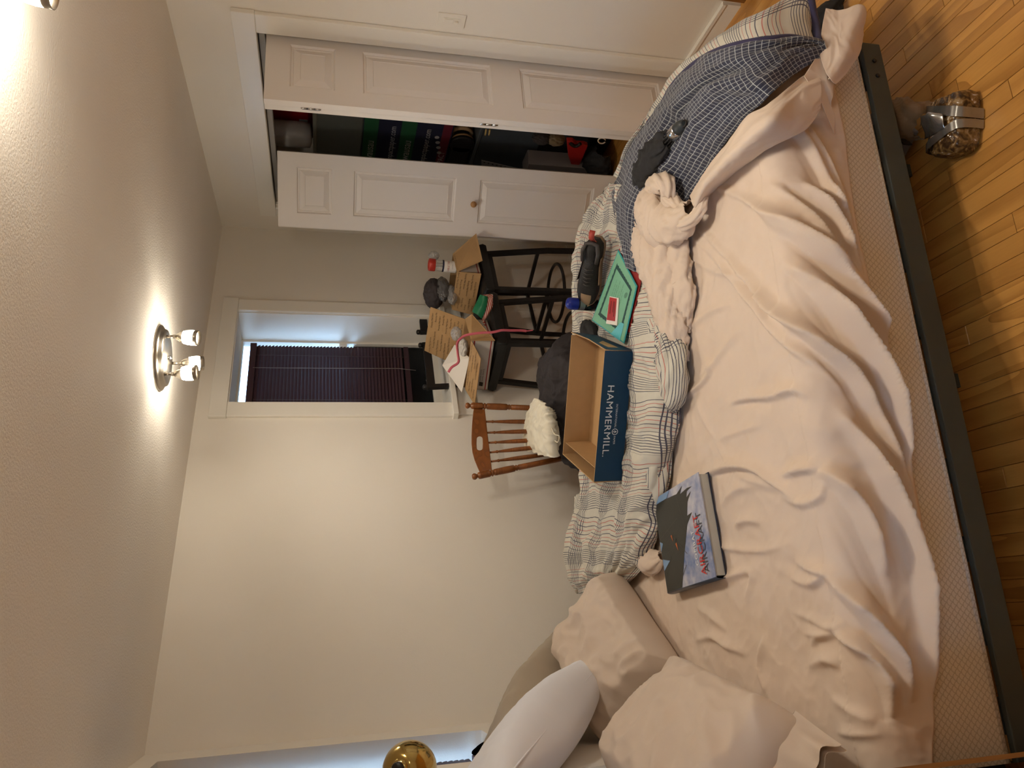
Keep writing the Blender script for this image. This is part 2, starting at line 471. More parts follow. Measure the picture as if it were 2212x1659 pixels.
# closet wall
CY0, CY1, CZ1 = 2.94, 4.46, 2.03
mb = MB()
xbox(mb, XR, XR + .1, 2.35, CY0, -0.02, ZC); xbox(mb, XR, XR + .1, CY1, 4.9, -0.02, ZC); xbox(mb, XR, XR + .1, CY0, CY1, CZ1, ZC)
xbox(mb, XR, XR + .1, -1.5, 1.5, -0.02, ZC); xbox(mb, XR, XR + .1, 1.5, 2.35, 2.05, ZC)
struct(mb.build('wall_right', WALL))
# wall with the second window, stepping out towards the camera side
NY0, NY1, NZ0, NZ1 = 2.575, 3.216, 1.135, 2.293
mb = MB()
xbox(mb, XL - .2, XL, 2.30, NY0, -0.02, ZC); xbox(mb, XL - .2, XL, NY1, 3.6, -0.02, ZC)
xbox(mb, XL - .2, XL, NY0, NY1, -0.02, NZ0); xbox(mb, XL - .2, XL, NY0, NY1, NZ1, ZC)
xbox(mb, -1.2, XL - .2, 2.30, 2.45, -0.02, ZC); xbox(mb, -1.2, -1.05, -1.5, .45, -0.02, ZC); xbox(mb, -1.2, -1.05, 1.0, 2.30, -0.02, ZC); xbox(mb, -1.2, -1.05, .45, 1.0, -0.02, 1.15); xbox(mb, -1.2, -1.05, .45, 1.0, 1.85, ZC)
struct(mb.build('wall_left', WALL))
mb = MB(); xbox(mb, -1.2, XR + .1, -1.65, -1.5, -0.02, ZC); struct(mb.build('wall_front', WALL))
mb = MB(); xbox(mb, -1.3, 3.3, -1.7, 5.1, ZC, ZC + .1); struct(mb.build('ceiling', CEIL))
# closet interior
mb = MB()
xbox(mb, 3.15, 3.2, 2.7, 4.95, -0.02, ZC); xbox(mb, XR + .1, 3.15, 2.70, 2.75, -0.02, ZC); xbox(mb, XR + .1, 3.15, 4.85, 4.90, -0.02, ZC)
struct(mb.build('wall_closet', WALL))
# floor: a slab, with the boards the photograph shows laid on it
mb = MB(); xbox(mb, -1.3, 3.3, -1.7, 5.1, -0.12, -0.006)
floor = struct(mb.build('floor', OAKB))
pw = 0.0572
row = 0
x = 3.15
plank_cache = {}
rp = random.Random(5)
while x > -0.30:
    y = 0.55 + rp.random() * 0.5 - 0.6
    while y < 4.9:
        L = rp.choice((0.55, 0.75, 0.95, 1.25, 1.6))
        if y + L > 0.75 and (x < 2.56 or y + L > 2.8) and (x > .9 or y < 2.0):
            if L not in plank_cache:
                m2 = MB(); m2.box((0, 0, -0.004), (pw - .0012, L - .0015, 0.008), bev=.0008)
                plank_cache[L] = m2.build('floor_board', OAK, floor); o = plank_cache[L]
            else:
                o = plank_cache[L].copy(); COL.objects.link(o); o.parent = floor
            o.location = (x - pw / 2, y + L / 2, 0)
        y += L
    x -= pw; row += 1
# far floor strip with the same boards in the material
# skirting
mb = MB(); xbox(mb, XR - .014, XR, 2.455, 2.83, 0, .07); xbox(mb, XR - .020, XR, 2.455, 2.83, .07, .085)
struct(mb.build('baseboard_right', TRIM))
mb = MB(); wbox(mb, 0.02, 3.1, -.014, 0, 0, .09); struct(mb.build('baseboard_back', TRIM))
# door out of the room, closed, with a stained wooden casing
mb = MB(); xbox(mb, XR - .002, XR + .04, 1.52, 2.33, 0.005, 2.04)
d1 = struct(mb.build('door_1', DOORP))
for z0, z1 in ((.2, .95), (1.1, 1.85)):
    for y0, y1 in ((1.62, 1.88), (1.97, 2.23)):
        m2 = MB(); xbox(m2, XR - .010, XR - .001, y0, y1, z0, z1); m2.build('panel', DOORP, d1)
m2 = MB(); m2.lathe([(.012, 0), (.012, .03), (.028, .045), (.026, .065), (.01, .07)], (XR - .002, 1.6, 1.0), (-1, 0, 0)); m2.build('door_handle', BRASS, d1)
CASW = wood('stained_casing', (0.16, 0.065, 0.015), (0.28, 0.12, 0.03), axis=2, scale=20, stretch=.1, rough=.35, rnd=False)
mb = MB(); xbox(mb, XR - .02, XR, 2.34, 2.43, 0, 2.12); xbox(mb, XR - .02, XR, 1.42, 1.51, 0, 2.12); xbox(mb, XR - .02, XR, 1.51, 2.34, 2.05, 2.12)
struct(mb.build('trim_5', CASW))
# closet casing
mb = MB()
xbox(mb, XR - .02, XR, 2.83, CY0, 0, CZ1); xbox(mb, XR - .02, XR, CY1, CY1 + .1, 0, CZ1); xbox(mb, XR - .022, XR, 2.825, CY1 + .1, CZ1, 2.125)
xbox(mb, XR, XR + .1, CY0 - .004, CY0 + .012, 0, CZ1); xbox(mb, XR, XR + .1, CY1 - .012, CY1 + .004, 0, CZ1)
struct(bevel(mb.build('trim_1', TRIM), .003))
mb = MB(); xbox(mb, XR + .02, XR + .026, CY0 + .012, CY1 - .012, 2.0, 2.03); xbox(mb, XR + .06, XR + .066, CY0 + .012, CY1 - .012, 2.0, 2.03); xbox(mb, XR + .02, XR + .066, CY0 + .012, CY1 - .012, 2.026, 2.03)
struct(mb.build('trim_2', mat('track_enamel', (.30, .28, .25), rough=.55)))
# window casing, stool and apron
mb = MB()
wbox(mb, WS0 - .096, WS0 - .004, -.018, 0, WZ0 - .0, WZ1 + .004); wbox(mb, WS1 + .004, WS1 + .1, -.018, 0, WZ0 - .0, WZ1 + .004)
wbox(mb, WS0 - .104, WS1 + .106, -.022, 0, WZ1 + .004, WZ1 + .09)
wbox(mb, WS0 - .10, WS1 + .11, -.05, WDEP - .06, WZ0 - .028, WZ0 + .002)
wbox(mb, WS0 - .08, WS1 + .085, -.016, 0, WZ0 - .13, WZ0 - .028)
struct(bevel(mb.build('trim_3', TRIM), .003))

# ---------------------------------------------------------------- windows
GLASS = mat('window_glass', (0.9, 0.95, 1.0), rough=0.02, var=0, trans=1.0, ior=1.1)
win = struct(bpy.data.objects.new('window_1', None)); COL.objects.link(win)
mb = MB()
for a in ((WS0, WS0 + .012, WZ0, WZ1), (WS1 - .012, WS1, WZ0, WZ1), (WS0 + .012, WS1 - .012, WZ1 - .012, WZ1), (WS0 + .012, WS1 - .012, WZ0, WZ0 + .05)):
    wbox(mb, a[0], a[1], .225, .268, a[2], a[3])
struct(mb.build('window_frame', TRIM, win))
mb = MB(); wbox(mb, WS0 + .012, WS1 - .012, .232, .262, 1.60, 1.645); struct(mb.build('meeting_rail', TRIM, win))
for z0, z1 in ((WZ0 + .05, 1.60), (1.645, WZ1 - .012)):
    mb = MB(); wbox(mb, WS0 + .012, WS1 - .012, .246, .250, z0, z1); struct(mb.build('pane', GLASS, win))
mb = MB(); wbox(mb, WS0 + .012, WS1 - .012, .252, .256, WZ0 + .05, 1.56); struct(mb.build('blackout_panel', BLK, win))  # opaque black panel added to block daylight through the lower sash
mb = MB(); wbox(mb, 1.08, 1.16, .215, .232, WZ0 + .055, WZ0 + .075); mb.tube([W(1.10, .215, WZ0 + .075), W(1.12, .20, WZ0 + .085), W(1.15, .205, WZ0 + .08)], .006)
struct(mb.build('sash_lock', mat('white_metal', (.6, .6, .58), rough=.3), win))
win2 = struct(bpy.data.objects.new('window_2', None)); COL.objects.link(win2)
mb = MB()
for a in ((NY0, NY0 + .03, NZ0, NZ1), (NY1 - .03, NY1, NZ0, NZ1), (NY0 + .03, NY1 - .03, NZ1 - .03, NZ1), (NY0 + .03, NY1 - .03, NZ0, NZ0 + .04)):
    xbox(mb, XL - .2, XL - .16, a[0], a[1], a[2], a[3])
struct(mb.build('window_frame', TRIM, win2))
mb = MB(); xbox(mb, XL - .185, XL - .18, NY0 + .03, NY1 - .03, NZ0 + .04, NZ1 - .03); struct(mb.build('pane', GLASS, win2))

win3 = struct(bpy.data.objects.new('window_3', None)); COL.objects.link(win3)
mb = MB()
for a in ((.45, .48, 1.15, 1.85), (.97, 1.0, 1.15, 1.85), (.48, .97, 1.82, 1.85), (.48, .97, 1.15, 1.18)): xbox(mb, -1.15, -1.10, *a)
struct(mb.build('window_frame', TRIM, win3))
mb = MB(); xbox(mb, -1.127, -1.123, .48, .97, 1.18, 1.82); struct(mb.build('pane', GLASS, win3))
mb = MB(); xbox(mb, -1.05, -1.02, .38, 1.07, 1.12, 1.15); struct(mb.build('window_sill', TRIM, win3))
# ground outside, dark in the evening
mb = MB(); mb.add([(-60, -60, -.6), (60, -60, -.6), (60, 60, -.6), (-60, 60, -.6)], [(0, 1, 2, 3)])
struct(mb.build('ground_outside', mat('dark_lawn', (0.006, 0.008, 0.006), rough=1.0, vs=.5)))

def blinds(name, label, P3, width_ax, up_tilt, a0, a1, zt, zb, n, group=None):
    """P3(a, off, z): a along the blind, off across it"""
    t = Thing(name, label, 'blind', P3((a0 + a1) / 2, 0, zb), group)
    def b6(mb, a0, a1, o0, o1, z0, z1):
        vs = [P3(a, o, z) for z in (z0, z1) for a, o in ((a0, o0), (a1, o0), (a1, o1), (a0, o1))]
        return mb.add(vs, [(0, 1, 2, 3), (7, 6, 5, 4), (4, 5, 1, 0), (5, 6, 2, 1), (6, 7, 3, 2), (7, 4, 0, 3)])
    t.part(b6(MB(), a0 - .005, a1 + .005, -.018, .018, zt, zt + .035), 'headrail', DARKV)
    t.part(b6(MB(), a0, a1, -.014, .014, zb - .012, zb + .016), 'bottom_rail', DARKV)
    proto = None
    dz = (zt - zb - .03) / n
    ca, sa = math.cos(up_tilt), math.sin(up_tilt)
    zz0 = zb + .03
    for k in range(n):
        zc = zz0 + dz * (k + .5)
        if proto is None:
            hw = .0128; prof = []
            for q in (-1, -.5, 0, .5, 1):
                cx, cz = q * hw, .0022 * (1 - q * q)
                prof.append((cx * ca - cz * sa, cx * sa + cz * ca))
            vs = []
            for a in (a0, a1):
                for o, z in prof: vs.append(P3(a, o, zc + z))
                for o, z in prof[::-1]: vs.append(P3(a, o + .0008 * sa, zc + z - .0008 * ca))
            m = MB(); k2 = 10
            m.add(vs, [tuple(range(9, -1, -1)), tuple(range(10, 20))] + [(i, (i + 1) % k2, k2 + (i + 1) % k2, k2 + i) for i in range(k2)])
            proto = t.part(m, 'slat', DARKV); z0k = zc
        else:
            o = proto.copy(); COL.objects.link(o); o.parent = t.o; o.location = (0, 0, zc - z0k)
    for a in (a0 + .15 * (a1 - a0), a0 + .72 * (a1 - a0)):
        m = MB(); m.tube([P3(a, -.016, zt), P3(a, -.016, zb)], .0009, seg=5); t.part(m, 'ladder_cord', mat('cord_' + name + str(round(a, 2)), (.12, .10, .10)))
    return t
t = blinds('window_blind', 'dark plum slatted blind, closed, hanging deep in the window above the bar stools',
       lambda a, o, z: W(a, .195 + o, z), None, math.radians(56), .866, 1.466, 2.120, 1.245, 43)
m = MB(); m.tube([W(1.06, .176, 2.13), W(1.062, .172, 1.75), W(1.058, .170, 1.30), W(1.07, .172, 1.20)], .0016, seg=6)
t.part(m, 'pull_cord', mat('pull_cord', (.25, .22, .2)))
blinds('window_blind', 'dark slatted blind in the recess above the pillows, beside the brass lamp',
       lambda a, o, z: np.array([XL - .095 + o, a, z]), None, math.radians(-74), 2.60, 3.188, 2.24, 1.165, 50)

# ---------------------------------------------------------------- ceiling fixtures
GLOWS = [mat("frosted_glass_lit" + str(k), (1, .93, .8), rough=.3, var=0, emit=(1.0, .90, .73), es=e) for k, e in enumerate((GLOW_FAR, GLOW_NEAR, GLOW_BACK))]
def fixture(name, label, c, ang0, aims, watts, GLOW):
    t = Thing(name, label, 'ceiling light', (c[0], c[1], ZC), 'three-head ceiling spotlights')
    m = MB(); m.lathe([(.132, 0), (.132, -.008), (.122, -.014), (.116, -.016), (.113, -.026), (.10, -.03), (.0, -.031)], (c[0], c[1], ZC), (0, 0, 1), seg=40, cap=False)
    t.part(m, 'canopy', STEEL)
    m = MB(); m.lathe([(.009, 0), (.009, -.008), (.006, -.014), (0, -.015)], (c[0], c[1], ZC - .03), (0, 0, 1), seg=12, cap=False); t.part(m, 'finial', CHROME)
    for k, aim in enumerate(aims):
        a = ang0 + k * 2 * math.pi / 3
        p = Vector((c[0] + .088 * math.cos(a), c[1] + .088 * math.sin(a), ZC - .028)); e = p - Vector((0, 0, .030))
        m = MB(); m.tube([p, e], .006, seg=10); m.box(tuple(e), (.014, .014, .014), bev=.003)
        hd = t.part(m, 'arm', STEEL)
        ax = Vector(aim).normalized(); e2 = e + ax * .004
        m = MB(); m.lathe([(.006, 0), (.012, .006), (.021, .02), (.0245, .032)], e2, ax, seg=24, cap=False); t.part(m, 'head_cup', STEEL, hd)
        m = MB(); m.lathe([(.0245, .032), (.0285, .046), (.0300, .062), (.0295, .074)], e2, ax, seg=24, cap=False); t.part(m, 'glass_shade', GLOW, hd)
        m = MB(); m.lathe([(.0298, .0745), (.0300, .090), (.0285, .0905), (.0283, .0748)], e2, ax, seg=24, cap=False); t.part(m, 'shade_ring', STEEL, hd)
        m = MB(); m.lathe([(.0, .040), (.010, .044), (.016, .058), (.020, .070), (.0, .074)], e2, ax, seg=16, cap=False); t.part(m, 'bulb', GLOW, hd)
        ld = bpy.data.lights.new('spot_beam', 'SPOT'); ld.energy = watts[k]; ld.color = LAMP_COL; ld.spot_size = math.radians(165); ld.spot_blend = 1.0; ld.shadow_soft_size = .026
        lo = bpy.data.objects.new('spot_beam', ld); COL.objects.link(lo); lo.parent = t.o
        lo.location = Vector(e2 + ax * .10) - Vector(tuple(t.loc)); lo.rotation_euler = (-ax).to_track_quat('Z', 'Y').to_euler()
    return t
fc = Pz(352, 773, ZC - .012)
fixture('ceiling_light', 'three-head ceiling spotlight on a round nickel plate near the window', (fc[0], fc[1]), math.radians(-34),
        [(-.10, -.15, -1), (.1, .25, -1), (.05, -.1, -1)], [LAMP_FAR] * 3, GLOWS[0])
fixture('ceiling_light', 'three-head ceiling spotlight above the bare floor alongside the bed', (1.226, 1.295), math.radians(173),
        [(-.12, .05, -1), (-.25, -.35, -1), (.1, .15, -1)], [LAMP_NEAR] * 3, GLOWS[1])
fixture('ceiling_light', 'three-head ceiling spotlight at the end of the room away from the window', (1.32, -.52), math.radians(60),
        [(-.25, .25, -1), (-.3, .1, -1), (.1, .3, -1)], [LAMP_BACK] * 3, GLOWS[2])

# ---------------------------------------------------------------- closet doors
def leaf(t, a, b, z0, z1, th, out, panels, nm='door_leaf'):
    """bifold leaf between plan points a and b; 'out' is the plan direction its panelled face looks to"""
    a = np.array(a, float); b = np.array(b, float); w = np.linalg.norm(b - a); d = (b - a) / w; n = np.array([-d[1], d[0]])
    if n @ np.array(out) < 0: n = -n
    def p3(u, z, dep): q = a + d * u + n * dep; return (q[0], q[1], z)
    def quad(m, u0, u1, q0, q1): m.add([p3(u0, q0, 0), p3(u1, q0, 0), p3(u1, q1, 0), p3(u0, q1, 0)], [(0, 1, 2, 3)])
    m = MB(); st = .078
    zs = [z0] + [q for pz in sorted(panels) for q in pz] + [z1]
    quad(m, 0, st, z0, z1); quad(m, w - st, w, z0, z1)
    for i in range(0, len(zs), 2): quad(m, st, w - st, zs[i], zs[i + 1])
    for (q0, q1) in panels:
        rings = [(0, 0), (.006, -.009), (.012, -.009), (.016, -.012), (.044, -.001), (.046, -.003)]
        vs = []
        for ins, dep in rings: vs += [p3(st + ins, q0 + ins, dep), p3(w - st - ins, q0 + ins, dep), p3(w - st - ins, q1 - ins, dep), p3(st + ins, q1 - ins, dep)]
        fs = []
        for k in range(len(rings) - 1):
            for i in range(4):
                j = (i + 1) % 4; fs.append((k * 4 + i, k * 4 + j, k * 4 + 4 + j, k * 4 + 4 + i))
        fs.append(tuple(range(len(vs) - 4, len(vs))))
        m.add(vs, fs)
    B = [p3(u, z, dep) for dep in (0, -th) for u, z in ((0, z0), (w, z0), (w, z1), (0, z1))]
    m.add(B, [(4, 5, 6, 7), (0, 1, 5, 4), (1, 2, 6, 5), (2, 3, 7, 6), (3, 0, 4, 7)])
    return t.part(m, nm, DOORP)
PAN = [(.16, .86), (1.00, 1.58), (1.70, 1.89)]
DZ0, DZ1 = .012, 1.992
tL = Thing('bifold_door', 'white bifold closet door beside the bar stools, half folded, with a round wooden knob', 'door', (2.36, 4.15, 0))
Lt, Lf, Lp = (2.475, 3.885), (2.160, 4.145), (2.49, 4.42)
front = leaf(tL, Lt, Lf, DZ0, DZ1, .032, (-.6, -.7), PAN)
leaf(tL, (Lf[0] + .012, Lf[1] + .034), Lp, DZ0, DZ1, .032, (-.6, .7), PAN)
kp = np.array(Lt) * .47 + np.array(Lf) * .53; kz = Px(1024, 432, kp[0])[2]
m = MB(); m.lathe([(.008, 0), (.008, .012), (.016, .018), (.0185, .028), (.015, .037), (.0, .040)], (kp[0], kp[1], kz), (-.637, -.771, 0), seg=20, cap=False)
tL.part(m, 'knob', mat('knob_wood', (.42, .22, .09), rough=.4), front)
tR = Thing('bifold_door', 'white bifold closet door folded back beside the light switch, its panels in shadow', 'door', (2.32, 3.0, 0))
Rp, Rf = (2.51, 2.985), (2.125, 2.952)
back = leaf(tR, Rp, Rf, DZ0, DZ1, .032, (0, -1), PAN)
lead = leaf(tR, (Rf[0] + .004, Rf[1] + .076), (2.505, 3.09), DZ0, DZ1, .032, (0, 1), PAN)
for z in (1.80, 1.02, .25):
    m = MB()
    for dz in (-.03, 0, .03): m.lathe([(.004, -.012), (.004, .012)], (Rf[0] - .003, Rf[1] + .037, z + dz), (0, 0, 1), seg=8)
    m.box((Rf[0] - .001, Rf[1] + .037, z), (.002, .022, .075)); tR.part(m, 'hinge', CHROME, back)

# light switch
t = Thing('light_switch', 'white dimmer switch plate on the wall beside the closet casing', 'light switch', (XR, 2.755, 1.16))
sy = Px(975, 43, XR)
m = MB(); m.box((XR - .003, sy[1], sy[2]), (.006, .078, .122), bev=.002); t.part(m, 'plate', WHITE)
m = MB(); m.box((XR - .007, sy[1], sy[2] + .012), (.006, .026, .042), bev=.0015); t.part(m, 'rocker', WHITE)
m = MB(); m.box((XR - .010, sy[1], sy[2] - .020), (.012, .010, .018), bev=.002); t.part(m, 'slider', WHITE)
m = MB(); m.box((XR - .0065, sy[1], sy[2]), (.002, .034, .07)); t.part(m, 'surround', WHITE)
# outlet behind the stools
oc = Pw(1135, 662, -.004)
t = Thing('wall_outlet', 'white outlet plate low on the wall behind the bar stools', 'outlet', (oc[0], oc[1], oc[2] - .06))
m = MB(); s0 = (np.array(oc[:2]) - WA) @ WD
wbox(m, s0 - .037, s0 + .037, -.006, 0, oc[2] - .06, oc[2] + .06); t.part(m, 'plate', WHITE)
for dz in (-.027, .027):
    m = MB(); wbox(m, s0 - .016, s0 + .016, -.009, -.006, oc[2] + dz - .017, oc[2] + dz + .017); t.part(m, 'socket', WHITE)

# ================================================================== the bed
BX0, BX1, BY0, BY1 = -0.42, 1.50, 1.60, 3.02
t = Thing('bed', 'low dark green steel bed frame carrying the mattress', 'bed', ((BX0 + BX1) / 2, (BY0 + BY1) / 2, 0))
def railpart(x0, x1, y0, y1, nm='side_rail'):
    m = MB(); xbox(m, x0, x1, y0, y1, .182, .246); o = t.part(m, nm, RAILM); bevel(o, .003); return o
r1 = railpart(BX0, BX1 + .012, BY0 - .014, BY0 + .004); railpart(BX0, BX1 + .012, BY1 + .002, BY1 + .022)
railpart(BX1 - .006, BX1 + .012, BY0 + .005, BY1 + .002, 'foot_rail'); railpart(BX0, BX0 + .022, BY0 + .005, BY1 + .002, 'head_rail')
for bx in (1.45, 1.40):
    m = MB(); m.lathe([(.006, 0), (.006, .004), (.003, .005)], (bx, BY0 - .014, .214), (0, -1, 0), seg=12); t.part(m, 'bolt', BLACKM, r1)
for lx in (BX0 + .12, .55, BX1 - .28):
    for ly in (BY0 + .18, (BY0 + BY1) / 2, BY1 - .12):
        m = MB(); xbox(m, lx - .02, lx + .02, ly - .02, ly + .02, 0, .182); t.part(m, 'leg', RAILM)
for k in range(10):
    sx = BX0 + .12 + k * .19
    m = MB(); xbox(m, sx - .03, sx + .03, BY0 + .006, BY1, .222, .244); t.part(m, 'slat', RAILM)

m = MB(); m.box(((BX0 + BX1) / 2, (BY0 + BY1) / 2, .4045), (BX1 - BX0 - .004, BY1 - BY0 - .01, .315), bev=.012)
mt = m.build('mattress', QUILTM, at=((BX0 + BX1) / 2, (BY0 + BY1) / 2, .235))
tag(mt, 'thick beige quilted mattress on the steel bed frame', 'mattress')
m = MB()
for zz in (.256,):
    m.tube([(BX0 + .02, BY0 + .004, zz), (BX1 - .03, BY0 + .004, zz), (BX1 - .004, BY0 + .03, zz), (BX1 - .004, BY1 - .03, zz)], .005, seg=6)
o = m.build('piping', QUILTM, at=((BX0 + BX1) / 2, (BY0 + BY1) / 2, .235)); o.location = (0, 0, 0); o.parent = mt

# ---- fitted sheet: base profile across the bed, then folds read along the cloth
PROF = np.array([(3.055, .40), (3.05, .50), (3.03, .572), (2.98, .588), (2.6, .590), (2.2, .591), (1.85, .592), (1.70, .590), (1.645, .584), (1.612, .566), (1.594, .53), (1.588, .47), (1.586, .42), (1.585, .37)])
PR = cr(PROF, 320, 0)
PQ = np.concatenate([[0], np.cumsum(np.hypot(np.diff(PR[:, 0]), np.diff(PR[:, 1])))])
def to_q(x, y):
    """pixel -> (x along bed, arc length across the bed) where its ray meets the base profile"""
    r = ray(x, y)
    # z along ray as function of Y: z = H + r2/r1 * Y ; first crossing coming from the camera
    zz = H + r[2] / r[1] * PR[:, 0]
    dif = zz - PR[:, 1]                       # >0: the ray is above the cloth there
    best = None
    for i in range(len(PR) - 1, 0, -1):
        if dif[i] * dif[i - 1] <= 0:
            f = dif[i] / (dif[i] - dif[i - 1] + 1e-12); Y = PR[i, 0] + (PR[i - 1, 0] - PR[i, 0]) * f; q = PQ[i] + (PQ[i - 1] - PQ[i]) * f
            best = (r[0] / r[1] * Y, q); break
    if best is None:
        Y = PR[-1, 0]; best = (r[0] / r[1] * Y, PQ[-1] + (PR[-1, 1] - (H + r[2] / r[1] * Y)))
    return best
def c2(*pts): return [(1400 + a / 2.37, 400 + b / 2.37) for a, b in pts]
def c3_(*pts): return [(1400 + a / 2.186, 900 + b / 2.186) for a, b in pts]
FOLDS = [  # (pixels along the ridge, height, half width near, far side) - negative height is a valley
    (c2((340, 0), (520, 80), (700, 190), (870, 350), (1000, 480), (1125, 610)), .012, .020),
    (c2((640, 0), (800, 140), (920, 280), (1010, 400), (1095, 530)), .018, .016),
    (c2((780, 0), (900, 130), (1000, 290), (1085, 470)), .017, .013),
    (c2((880, 0), (960, 120), (1040, 300)), .015, .011),
    (c2((700, 0), (850, 150), (960, 290), (1070, 470)), -.016, .012),
    (c2((830, 0), (950, 140), (1040, 320), (1095, 470)), -.015, .010),
    (c2((600, 150), (780, 290), (950, 460), (1100, 640), (1215, 810), (1265, 950)), .022, .026),
    (c2((690, 210), (760, 310), (870, 420), (960, 530), (1060, 650), (1160, 770), (1240, 905)), -.016, .016),
    (c2((720, 410), (880, 560), (990, 720), (1110, 900), (1195, 1060), (1275, 1270), (1345, 1500)), .030, .030),
    (c2((740, 470), (800, 570), (890, 700), (980, 845), (1080, 965), (1180, 1135), (1262, 1330), (1325, 1600)), -.024, .020),
    (c2((270, 220), (420, 370), (560, 520), (640, 610), (760, 720), (900, 850), (1040, 990), (1150, 1170), (1240, 1350), (1310, 1560)), .018, .020),
    (c2((770, 770), (900, 905), (1000, 1020), (1100, 1190), (1200, 1380), (1290, 1580)), -.018, .016),
    (c2((230, 260), (380, 400), (470, 520), (560, 620), (650, 740), (790, 870), (910, 970), (1000, 1080)), .012, .018),
    (c2((430, 1115), (520, 1095), (640, 1085), (760, 1050), (840, 1090)), .011, .012),
    (c2((440, 1130), (520, 1110), (650, 1100)), -.007, .008),
    (c2((240, 1000), (300, 960), (360, 900), (400, 840), (520, 700)), .007, .014),
    (c2((200, 760), (330, 650), (450, 610)), .006, .014),
    (c2((300, 1480), (430, 1440), (560, 1450), (660, 1520), (760, 1600)), .013, .014),
    (c2((310, 1500), (440, 1465), (560, 1475)), -.008, .009),
    (c2((690, 1490), (790, 1460), (885, 1450)), .012, .012),
    (c2((360, 1310), (300, 1200), (260, 1100)), .006, .010), (c2((360, 1310), (480, 1260), (600, 1230)), .006, .012), (c2((360, 1310), (420, 1420)), .007, .010),
    (c2((180, 1100), (260, 1040), (330, 960), (300, 880)), .010, .016),
    (c2((640, 690), (560, 560), (430, 440)), -.006, .012),
    (c3_((900, 0), (1000, 140), (1100, 330), (1190, 540), (1255, 760), (1300, 1000), (1330, 1250)), .026, .026),
    (c3_((1010, 20), (1120, 200), (1210, 430), (1260, 640)), -.018, .012),
    (c3_((1060, 20), (1180, 240), (1250, 500)), .016, .012),
    (c3_((820, 250), (900, 310), (990, 430), (1060, 600), (1110, 760)), .016, .024),
    (c3_((840, 330), (930, 480), (1000, 640), (1080, 820), (1140, 960)), -.012, .022),
    (c3_((860, 730), (980, 870), (1080, 1010), (1170, 1170), (1215, 1350)), .022, .026),
    (c3_((880, 830), (980, 970), (1060, 1080), (1120, 1170)), -.012, .018),
    (c3_((900, 1010), (1030, 1110), (1105, 1240), (1140, 1420)), .022, .022),
    (c3_((920, 1080), (1010, 1190), (1090, 1320), (1120, 1450)), -.014, .016),
    (c3_((690, 920), (790, 960), (890, 1000), (940, 965)), .010, .010), (c3_((740, 1020), (820, 1030), (910, 1025)), .009, .010),
    (c3_((780, 1080), (820, 1045), (880, 1030)), .009, .010), (c3_((700, 680), (790, 720), (880, 745)), .010, .012), (c3_((680, 760), (780, 790), (860, 745)), .009, .012),
    (c3_((640, 370), (720, 410), (820, 390), (840, 300)), .008, .012), (c3_((400, 250), (500, 300), (620, 340)), .007, .014),
    (c3_((360, 420), (430, 350), (520, 330)), .008, .014), (c3_((420, 520), (480, 490), (540, 500)), .010, .012), (c3_((340, 780), (420, 750), (500, 740), (470, 860)), .009, .012),
    (c3_((560, 1040), (530, 1180), (570, 1300)), .007, .012), (c3_((380, 1010), (320, 940), (240, 900)), .009, .014), (c3_((230, 1060), (320, 1040), (380, 1080), (470, 1120)), .010, .012),
    (c3_((770, 1180), (860, 1150), (920, 1180)), .009, .014), (c3_((900, 1490), (1000, 1500), (1105, 1490)), .008, .010), (c3_((1080, 1440), (1000, 1400), (880, 1330)), .007, .014),
    ([(1650, 275), (1730, 300), (1790, 420), (1830, 520)], .010, .014), ([(1700, 285), (1770, 400), (1820, 500)], -.010, .010), ([(1740, 275), (1790, 370), (1828, 470)], .012, .010),
    ([(1500, 560), (1560, 590), (1640, 600)], .006, .014), ([(1520, 1150), (1560, 1180), (1640, 1190), (1700, 1180)], .007, .018),
]
nx, nq = 520, 440
xs = np.linspace(BX0 - .01, BX1 + .03, nx)
hemx = np.array([-.42, -.357, -.229, -.035, .069, .287, .521, .643, .77, .969, 1.18, 1.33, 1.44, 1.55])
hemz = np.array([.47, .465, .436, .385, .373, .385, .364, .391, .391, .391, .369, .369, .362, .36])
hem = np.interp(xs, hemx, hemz)
Q = np.linspace(0, 1, nq)[None, :] * (PQ[-1] + (PROF[-1, 1] - hem))[:, None] * 1.0
Xg = np.repeat(xs[:, None], nq, 1)
Yg = np.interp(Q, PQ, PR[:, 0]); Zg = np.interp(Q, PQ, PR[:, 1])
over = np.maximum(Q - PQ[-1], 0); Zg -= over
ty = np.interp(Q, PQ, np.gradient(PR[:, 0], PQ)); tz = np.interp(Q, PQ, np.gradient(PR[:, 1], PQ))
ny_, nz_ = tz, -ty                      # outward normal of the profile (up on top, towards the camera on the side)
disp = .005 * perlin(Xg * 5, Q * 5) + .0042 * ridged(Xg * 7 + perlin(Xg * 3, Q * 3), Q * 9 + 4) + .0022 * ridged(Xg * 17 + perlin(Xg * 6, Q * 6), Q * 19) + .0008 * perlin(Xg * 40, Q * 40)
for px, amp, wd_ in FOLDS:
    if wd_ < .015 and abs(amp) < .0125: wd_, amp = wd_ * 1.7, amp * .8
    if wd_ >= .015: wd_ *= .66
    qs = [to_q(*p) for p in px]
    qs = [tuple(v) for v in cr(np.array(qs), max(len(qs) * 3, 6), 0)]
    d, s, fr = segdist(Xg, Q, qs)
    env = np.clip(np.minimum(fr / .3, (1 - fr) / .3), 0, 1)
    wv = np.where(s * np.sign(amp) > 0, wd_ * .75, wd_ * 1.35)
    u_ = d / wv; disp += (np.where(Yg < 1.72, 2.6, 2.0) if wd_ >= .0125 else 1.5) * amp * (.55 * np.exp(-u_ ** 2) + .45 * np.exp(-1.7 * u_)) * (.12 + .88 * env)
